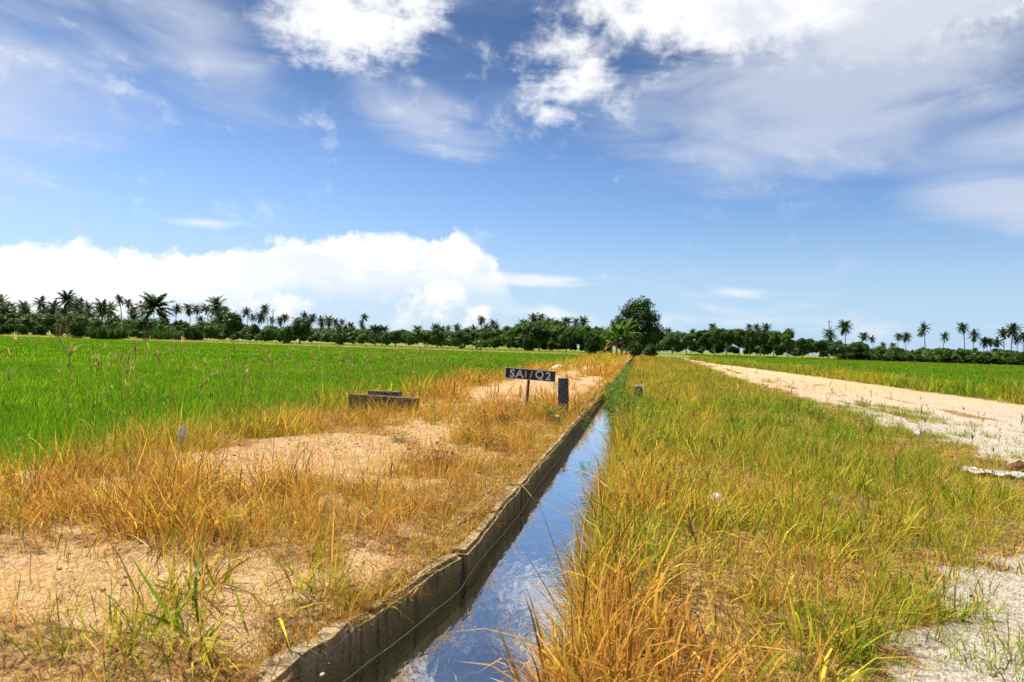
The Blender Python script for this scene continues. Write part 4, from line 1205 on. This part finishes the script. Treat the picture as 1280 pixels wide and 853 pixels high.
def banana(px, base, dep, stems, seed, label, group=None, dead=True):
    r = random.Random(seed)
    p = at(px, base, dep); gz = float(height(np.array([p.x]), np.array([dep]))[0])
    root = empty('banana_plant', (p.x, dep, gz))
    tag(root, label, 'banana plant', group)
    def leaf(L, W, e0, arch):
        vs, fs, bb = [], [], []; n = 9; q = Vector((0, 0, 0)); jag = random.Random(int(L * 1000))
        for s in range(n + 1):
            t = s / n; an = e0 - arch * t ** 1.5
            wd = W * (0.12 if t < .12 else math.sin(PI * min(1, (t - .05) / .97)) ** .55) * jag.uniform(.82, 1.0)
            fold = .25 * wd
            vs += [q + Vector((0, -wd / 2, fold * .4 - .06 * wd)), q - Vector((0, 0, .04)), q + Vector((0, wd / 2, fold * .4 - .06 * wd))]
            q = q + Vector((math.cos(an), 0, math.sin(an))) * L / n
        for s in range(n):
            o = 3 * s
            fs += [(o, o + 1, o + 4, o + 3), (o + 1, o + 2, o + 5, o + 4)]
        b = jag.random()
        return vs, fs, [b] * len(vs)
    for (dx, dy, hh, nl, LL) in stems:
        v, f = tube([(dx, dy, -.1), (dx * 1.1, dy, hh * .5), (dx * 1.25, dy * 1.1, hh)], [.17, .14, .09], 8)
        link('stem', mesh('stem', v, f, STEM, smooth=True), root)
        for i in range(nl):
            u = i / (nl - 1)
            v, f, b = leaf(LL * r.uniform(.85, 1.1), LL * .2 * r.uniform(.85, 1.1), 1.45 - .75 * u + r.uniform(-.1, .1), .5 + 1.5 * u * r.uniform(.8, 1.2))
            link('leaf', mesh('leaf', v, f, BANANA, dict(b=b, t=b)), root, (dx * 1.25, dy * 1.1, hh - .1), (r.uniform(-.15, .15), 0, i * 2.4 + r.uniform(-.4, .4)))
        if dead:
            for i in range(3):
                v, f, b = leaf(LL * .6, LL * .13, .1, 1.7)
                o = link('leaf', mesh('leaf', v, f, DEADLEAF, dict(b=b, t=b)), root, (dx * 1.25, dy * 1.1, hh - .35), (0, 0, PI + r.uniform(-.9, .9)))
                o['label'] = 'withered brown hanging leaf'
    return root
banana(772, 447, 116.0, [(-.2, 0, 2.9, 12, 4.0), (.65, .3, 3.2, 12, 4.3), (-.95, .5, 2.1, 9, 3.0), (1.3, -.2, 2.0, 9, 3.0)], 1, 'big banana clump with bright arching leaves in front of the tallest tree')
banana(597, 441, 146.0, [(-.3, 0, 1.4, 8, 2.0), (.5, .2, 1.2, 7, 1.9)], 2, 'small banana clump with yellowing leaves on the far field edge', None)

# ------------------------------------------------------------------ utility poles
def pole(px, top, dep, label):
    p = at(px, top, dep)
    root = empty('utility_pole', (p.x, dep, 0.0)); tag(root, label, 'utility pole')
    v, f = tube([(0, 0, -.3), (0, 0, p.z * .5), (0, 0, p.z)], [.26, .22, .17], 8)
    link('pole', mesh('pole', v, f, M['post_concrete'], smooth=True), root)
    link('cross_arm', bm_mesh('cross_arm', box_bm(1.8, .12, .14, .01), M['post_concrete']), root, (0, -.2, p.z - .8))
    for dx in (-.8, 0.0, .8):
        v, f = tube([(0, 0, 0), (0, 0, .12), (0, 0, .22)], [.05, .08, .04], 8)
        link('insulator', mesh('insulator', v, f, M['pale_concrete']), root, (dx, -.2, p.z - .66))
pole(341.5, 387, 300.0, 'slim utility pole rising beside palms behind the signboard field')
pole(1036.5, 400.5, 330.0, 'slim utility pole rising beside palms beyond the sand track')

# ------------------------------------------------------------------ signboard
def sign():
    dep = 14.3
    TL, TR, BL = at(632, 459.2, dep), at(695, 464.3, dep), at(630.3, 472.6, dep)
    ux = (TR - TL); w = ux.length; ux.normalize()
    uz = (TL - BL); h = uz.length
    uz = (uz - ux * uz.dot(ux)).normalized()
    cen = (TL + TR) / 2 - uz * h / 2
    base = at(656.5, 519, dep); gz = float(height(np.array([base.x]), np.array([dep]))[0])
    root = empty('signboard', (base.x, dep, gz))
    tag(root, 'small black signboard reading SA1/Q2 with white border on rusty post', 'sign')
    def pm(name, col, col2, rough=.6, sc=8.):
        m, T, p = mat(name); co = objco(T)
        T.link(T.mix(T.smooth(T.noise(co, sc, 6., .65), .45, .66), col, col2), p.inputs['Base Color'])
        p.inputs['Roughness'].default_value = rough
        bump(T, p, T.noise(co, 40., 3.), .2, .005)
        return m
    black = pm('faded_black_paint', (.018, .02, .023), (.075, .055, .055), .5, 7.)
    white = pm('weathered_white_paint', (.66, .66, .63), (.42, .40, .38), .6, 30.)
    pink = pm('worn_letter_paint', (.62, .54, .52), (.40, .31, .29), .7, 40.)
    rust = pm('rusted_steel', (.16, .06, .035), (.055, .03, .025), .85, 14.)
    tilt = Matrix((ux, ux.cross(uz) * -1, uz)).transposed()
    tilt = Matrix((ux, uz.cross(ux), uz)).transposed().to_euler()       # local x along the board, local -y towards the canal reader
    loc = cen - root.location
    plate = link('plate', bm_mesh('plate', box_bm(w, .012, h, .002), black), root, loc - uz * h / 2, tilt)
    for nm, sx, sz, ox, oz in (('border', w, .014, 0, h - .007), ('border', w, .014, 0, .007), ('border', .014, h - .030, -w / 2 + .007, h / 2), ('border', .014, h - .030, w / 2 - .007, h / 2)):
        bm = box_bm(sx, .008, sz, .001)
        link('border', bm_mesh('border', bm, white), plate, (ox, -.0085, oz - sz / 2))
    for ch, fx, size, wd, m_ in (('S', .143, .168, 1.2, white), ('A', .292, .168, 1.2, white), ('1', .412, .135, 1.1, pink), ('/', .52, .15, 1.0, white), ('Q', .683, .168, 1.1, white), ('2', .856, .168, 1.15, white)):
        cu = bpy.data.curves.new('letter', 'FONT'); cu.body = ch; cu.size = size / .72; cu.extrude = .002
        cu.offset = .006 if ch in 'SAQ2' else .004; cu.resolution_u = 3
        tmp = bpy.data.objects.new('letter', cu); COL.objects.link(tmp)
        me = bpy.data.meshes.new_from_object(tmp.evaluated_get(bpy.context.evaluated_depsgraph_get()))
        bpy.data.objects.remove(tmp)
        co = np.array([v.co for v in me.vertices]); mid = (co.max(0) + co.min(0)) / 2
        for v in me.vertices: v.co = ((v.co.x - mid[0]) * wd * .9, -v.co.z, (v.co.y - mid[1]))
        me.materials.clear(); me.materials.append(m_)
        o = link('letter', me, plate, (-w / 2 + fx * w, -.0095, h * .5))
        o['label'] = 'letter ' + ch if ch.isalpha() else ('numeral ' + ch if ch.isdigit() else 'slash')
    tp = at(661, 474, dep) - root.location
    v, f = tube([(0, .035, -.4), (tp.x * .5, .035, tp.z * .5), (tp.x, .035, tp.z + .1)], [.035, .034, .033], 4)
    link('post', mesh('post', v, f, rust), root)
    for dz in (.05, .17):
        v, f = tube([(0, -.012, 0), (0, .01, 0)], [.011, .011], 6)
        link('bolt', mesh('bolt', v, f, rust), root, (tp.x, 0.0, tp.z + dz - .02))
sign()

# ------------------------------------------------------------------ concrete things
def rough_block(name, sx, sy, sz, mt, seed, j=.008):
    return bm_mesh(name, box_bm(sx, sy, sz, .012, j, 2, seed), mt)
def gz_of(p): return float(height(np.array([p.x]), np.array([p.y]))[0])
p = at(704, 514, 15.4)
o = link('concrete_post', rough_block('concrete_post', .235, .2, .85, M['post_concrete'], 3, .006), None, (p.x, p.y, gz_of(p) - .06), (0.02, -.02, .12))
o.location.z = at(704, 472.5, 15.4).z - .85
tag(o, 'stubby dark concrete post beside the black signboard', 'concrete post')
a, b = at(437, 494, 12.7), at(513, 496, 12.7)
root = empty('concrete_box', ((a.x + b.x) / 2, 12.7, gz_of(a) - .05)); tag(root, 'blackened old concrete box of slabs at the edge of the rice', 'concrete box')
hz = (a.z + b.z) / 2 - root.location.z; ww = b.x - a.x
link('slab', rough_block('slab', ww, .10, hz, M['old_concrete'], 4), root, (0, 0, 0), (0, .015, 0))
link('slab', rough_block('slab', ww * .5, .3, hz + .05, M['old_concrete'], 5), root, (-ww * .10, .62, 0))
link('slab', rough_block('slab', .10, .52, hz - .03, M['old_concrete'], 6), root, (-ww / 2 + .06, .315, 0))
link('slab', rough_block('slab', .10, .52, hz - .05, M['old_concrete'], 7), root, (ww / 2 - .06, .315, 0))
p = at(798, 503, 18.9)
root = empty('marker_post', (p.x, p.y, gz_of(p) - .1)); tag(root, 'short grey marker post with whitened top in the grass', 'marker post')
hz = at(798, 482, 18.9).z - root.location.z
link('shaft', rough_block('shaft', .19, .17, hz - .05, M['post_concrete'], 8, .004), root)
link('cap', rough_block('cap', .20, .18, .055, M['pale_concrete'], 9, .004), root, (0, 0, hz - .05))
p = at(690, 522, 13.7)
o = link('stone_slab', rough_block('stone_slab', .28, .2, .06, M['pale_concrete'], 12, .02), None, (p.x, p.y, gz_of(p) + .02), (.1, .12, .4)); tag(o, 'pale flat broken slab lying in weeds below the concrete post', 'slab')

# ------------------------------------------------------------------ litter
def plastic(name, col, trans=.3, tintcol=None):
    m, T, p = mat(name); co = objco(T)
    c = T.mix(T.smooth(T.noise(co, 9., 3.), .5, .62), col, tintcol or tuple(k * .8 for k in col))
    T.link(c, p.inputs['Base Color']); p.inputs['Roughness'].default_value = .35; p.inputs['Specular IOR Level'].default_value = .5
    bump(T, p, T.noise(co, 30., 4.), .5, .01)
    tr = T.new('ShaderNodeBsdfTranslucent'); T.link(c, tr.inputs[0]); mx = T.new('ShaderNodeMixShader'); mx.inputs[0].default_value = trans
    T.link(p.outputs[0], mx.inputs[1]); T.link(tr.outputs[0], mx.inputs[2]); T.link(mx.outputs[0], m.node_tree.nodes['Material Output'].inputs[0])
    return m
PL = plastic('white_plastic', (.66, .66, .68)); PL2 = plastic('printed_plastic', (.52, .50, .48), .15, (.24, .30, .34))
def crumple(name, sx, sy, sz, seed, m, sub=3):
    bm = bmesh.new(); bmesh.ops.create_icosphere(bm, subdivisions=sub, radius=1); r = R_(seed)
    k1 = r.normal(size=(9, 3)) * 2.2; ph = r.random(9) * 6
    for v in bm.verts:
        q = np.array(v.co); d = 1 + .16 * sum(math.sin(q @ k + f) for k, f in zip(k1, ph)) * .6 + r.normal() * .06
        v.co = Vector((q[0] * sx * d, q[1] * sy * d, max(q[2] * d, -.35) * sz))
    return bm_mesh(name, bm, m)
def place(name, me, px, py, dep, dz, label, cat, rz=0.):
    p = at(px, py, dep)
    o = link(name, me, None, (p.x, p.y, gz_of(p) + dz), (0, 0, rz)); tag(o, label, cat); return o
place('plastic_bag', crumple('plastic_bag', .07, .05, .07, 1, PL), 900, 634, 6.6, .10, 'crumpled whitish plastic bag caught among tall grass by the canal', 'plastic bag')
place('plastic_bag', crumple('plastic_bag', .075, .03, .13, 2, PL), 228, 566, 7.7, .12, 'limp white plastic bag hanging in dry grass beside the rice', 'plastic bag')
place('plastic_cup', crumple('plastic_cup', .06, .05, .07, 3, PL, 2), 1147, 556, 12.4, .22, 'small crushed white cup at the edge of the sand track', 'litter')
place('white_sack', crumple('white_sack', .34, .22, .20, 4, plastic('white_sack', (.82, .82, .80), .05)), 697, 463, 42, .05, 'full white sack lying on the bank path far behind the signboard', 'sack')
def sheet():
    p = at(1252, 590, 9.7); r = R_(9); n, mm = 18, 8; vs, fs = [], []
    for j in range(mm + 1):
        for i in range(n + 1):
            u, v = i / n - .5, j / mm - .5
            vs.append((u * .8 + .03 * math.sin(9 * v + 3 * u), v * .36 * (1 - .3 * u) + .04 * math.sin(7 * u), .03 + .035 * abs(math.sin(11 * u + 4 * v)) + .02 * r.random() + .06 * max(0, -u - .3)))
    for j in range(mm):
        for i in range(n): q = j * (n + 1) + i; fs.append((q, q + 1, q + n + 2, q + n + 1))
    me = mesh('plastic_sheet', vs, fs, PL2)
    o = link('plastic_sheet', me, None, (p.x, p.y, gz_of(p) - .005), (0, .0, -.35)); tag(o, 'torn crumpled white plastic sheet lying where grass meets the track', 'plastic sheet')
    md = o.modifiers.new('thickness', 'SOLIDIFY'); md.thickness = .003
    place('brown_husk', crumple('brown_husk', .12, .09, .10, 6, bark_mat('husk', (.07, .03, .015), (.15, .07, .03)), 2), 1274, 586, 10.4, .03, 'dark brown coconut husk behind the torn plastic sheet', 'husk')
sheet()

# ------------------------------------------------------------------ wire and reeds at the water
def wire():
    m, T, p = mat('pale_wire'); p.inputs['Base Color'].default_value = (.34, .31, .27, 1); p.inputs['Roughness'].default_value = .5
    knots = [(2.2, -.16), (3.15, -.17), (3.94, -.185), (4.5, -.20), (5.06, -.185), (6.0, -.205), (7.0, -.215), (8.4, -.205), (9.4, -.18), (10.2, -.225), (11.1, -.23), (13, -.22), (16, -.235), (20, -.225)]
    r = R_(5); pts = []
    ky, kz = zip(*knots)
    for y in np.arange(2.2, 20, .2): pts.append((WALL_L + float(flare(y)) + .035 + .012 * math.sin(y * 2.1) + r.normal() * .002, y, float(np.interp(y, ky, kz)) + r.normal() * .002))
    v, f = tube(pts, [.0032] * len(pts), 6)
    tag(link('wire', mesh('wire', v, f, m, smooth=True), None), 'thin pale wire strung low along the mossy canal wall', 'wire')
    rd = bark_mat('dry_reed', (.50, .36, .15), (.36, .24, .10))
    for (x0, y0, z0, x1, y1, z1, lab) in ((-1.42, 7.45, .05, -1.02, 7.05, -.12, 'broken straw coloured reed bent over the coping towards the water'),
                                          (-1.40, 5.2, .04, -1.27, 7.3, .05, 'long dry reed lying along the canal coping'),
                                          (-0.15, 5.6, .32, -0.62, 6.2, .40, 'arching yellow reed reaching over the water from the grass')):
        pts = [(x0 + (x1 - x0) * t, y0 + (y1 - y0) * t, z0 + (z1 - z0) * t + .05 * math.sin(PI * t)) for t in np.linspace(0, 1, 9)]
        v, f = tube(pts, list(np.linspace(.006, .003, 9)), 6)
        tag(link('reed', mesh('reed', v, f, rd, smooth=True), None), lab, 'reed')
wire()
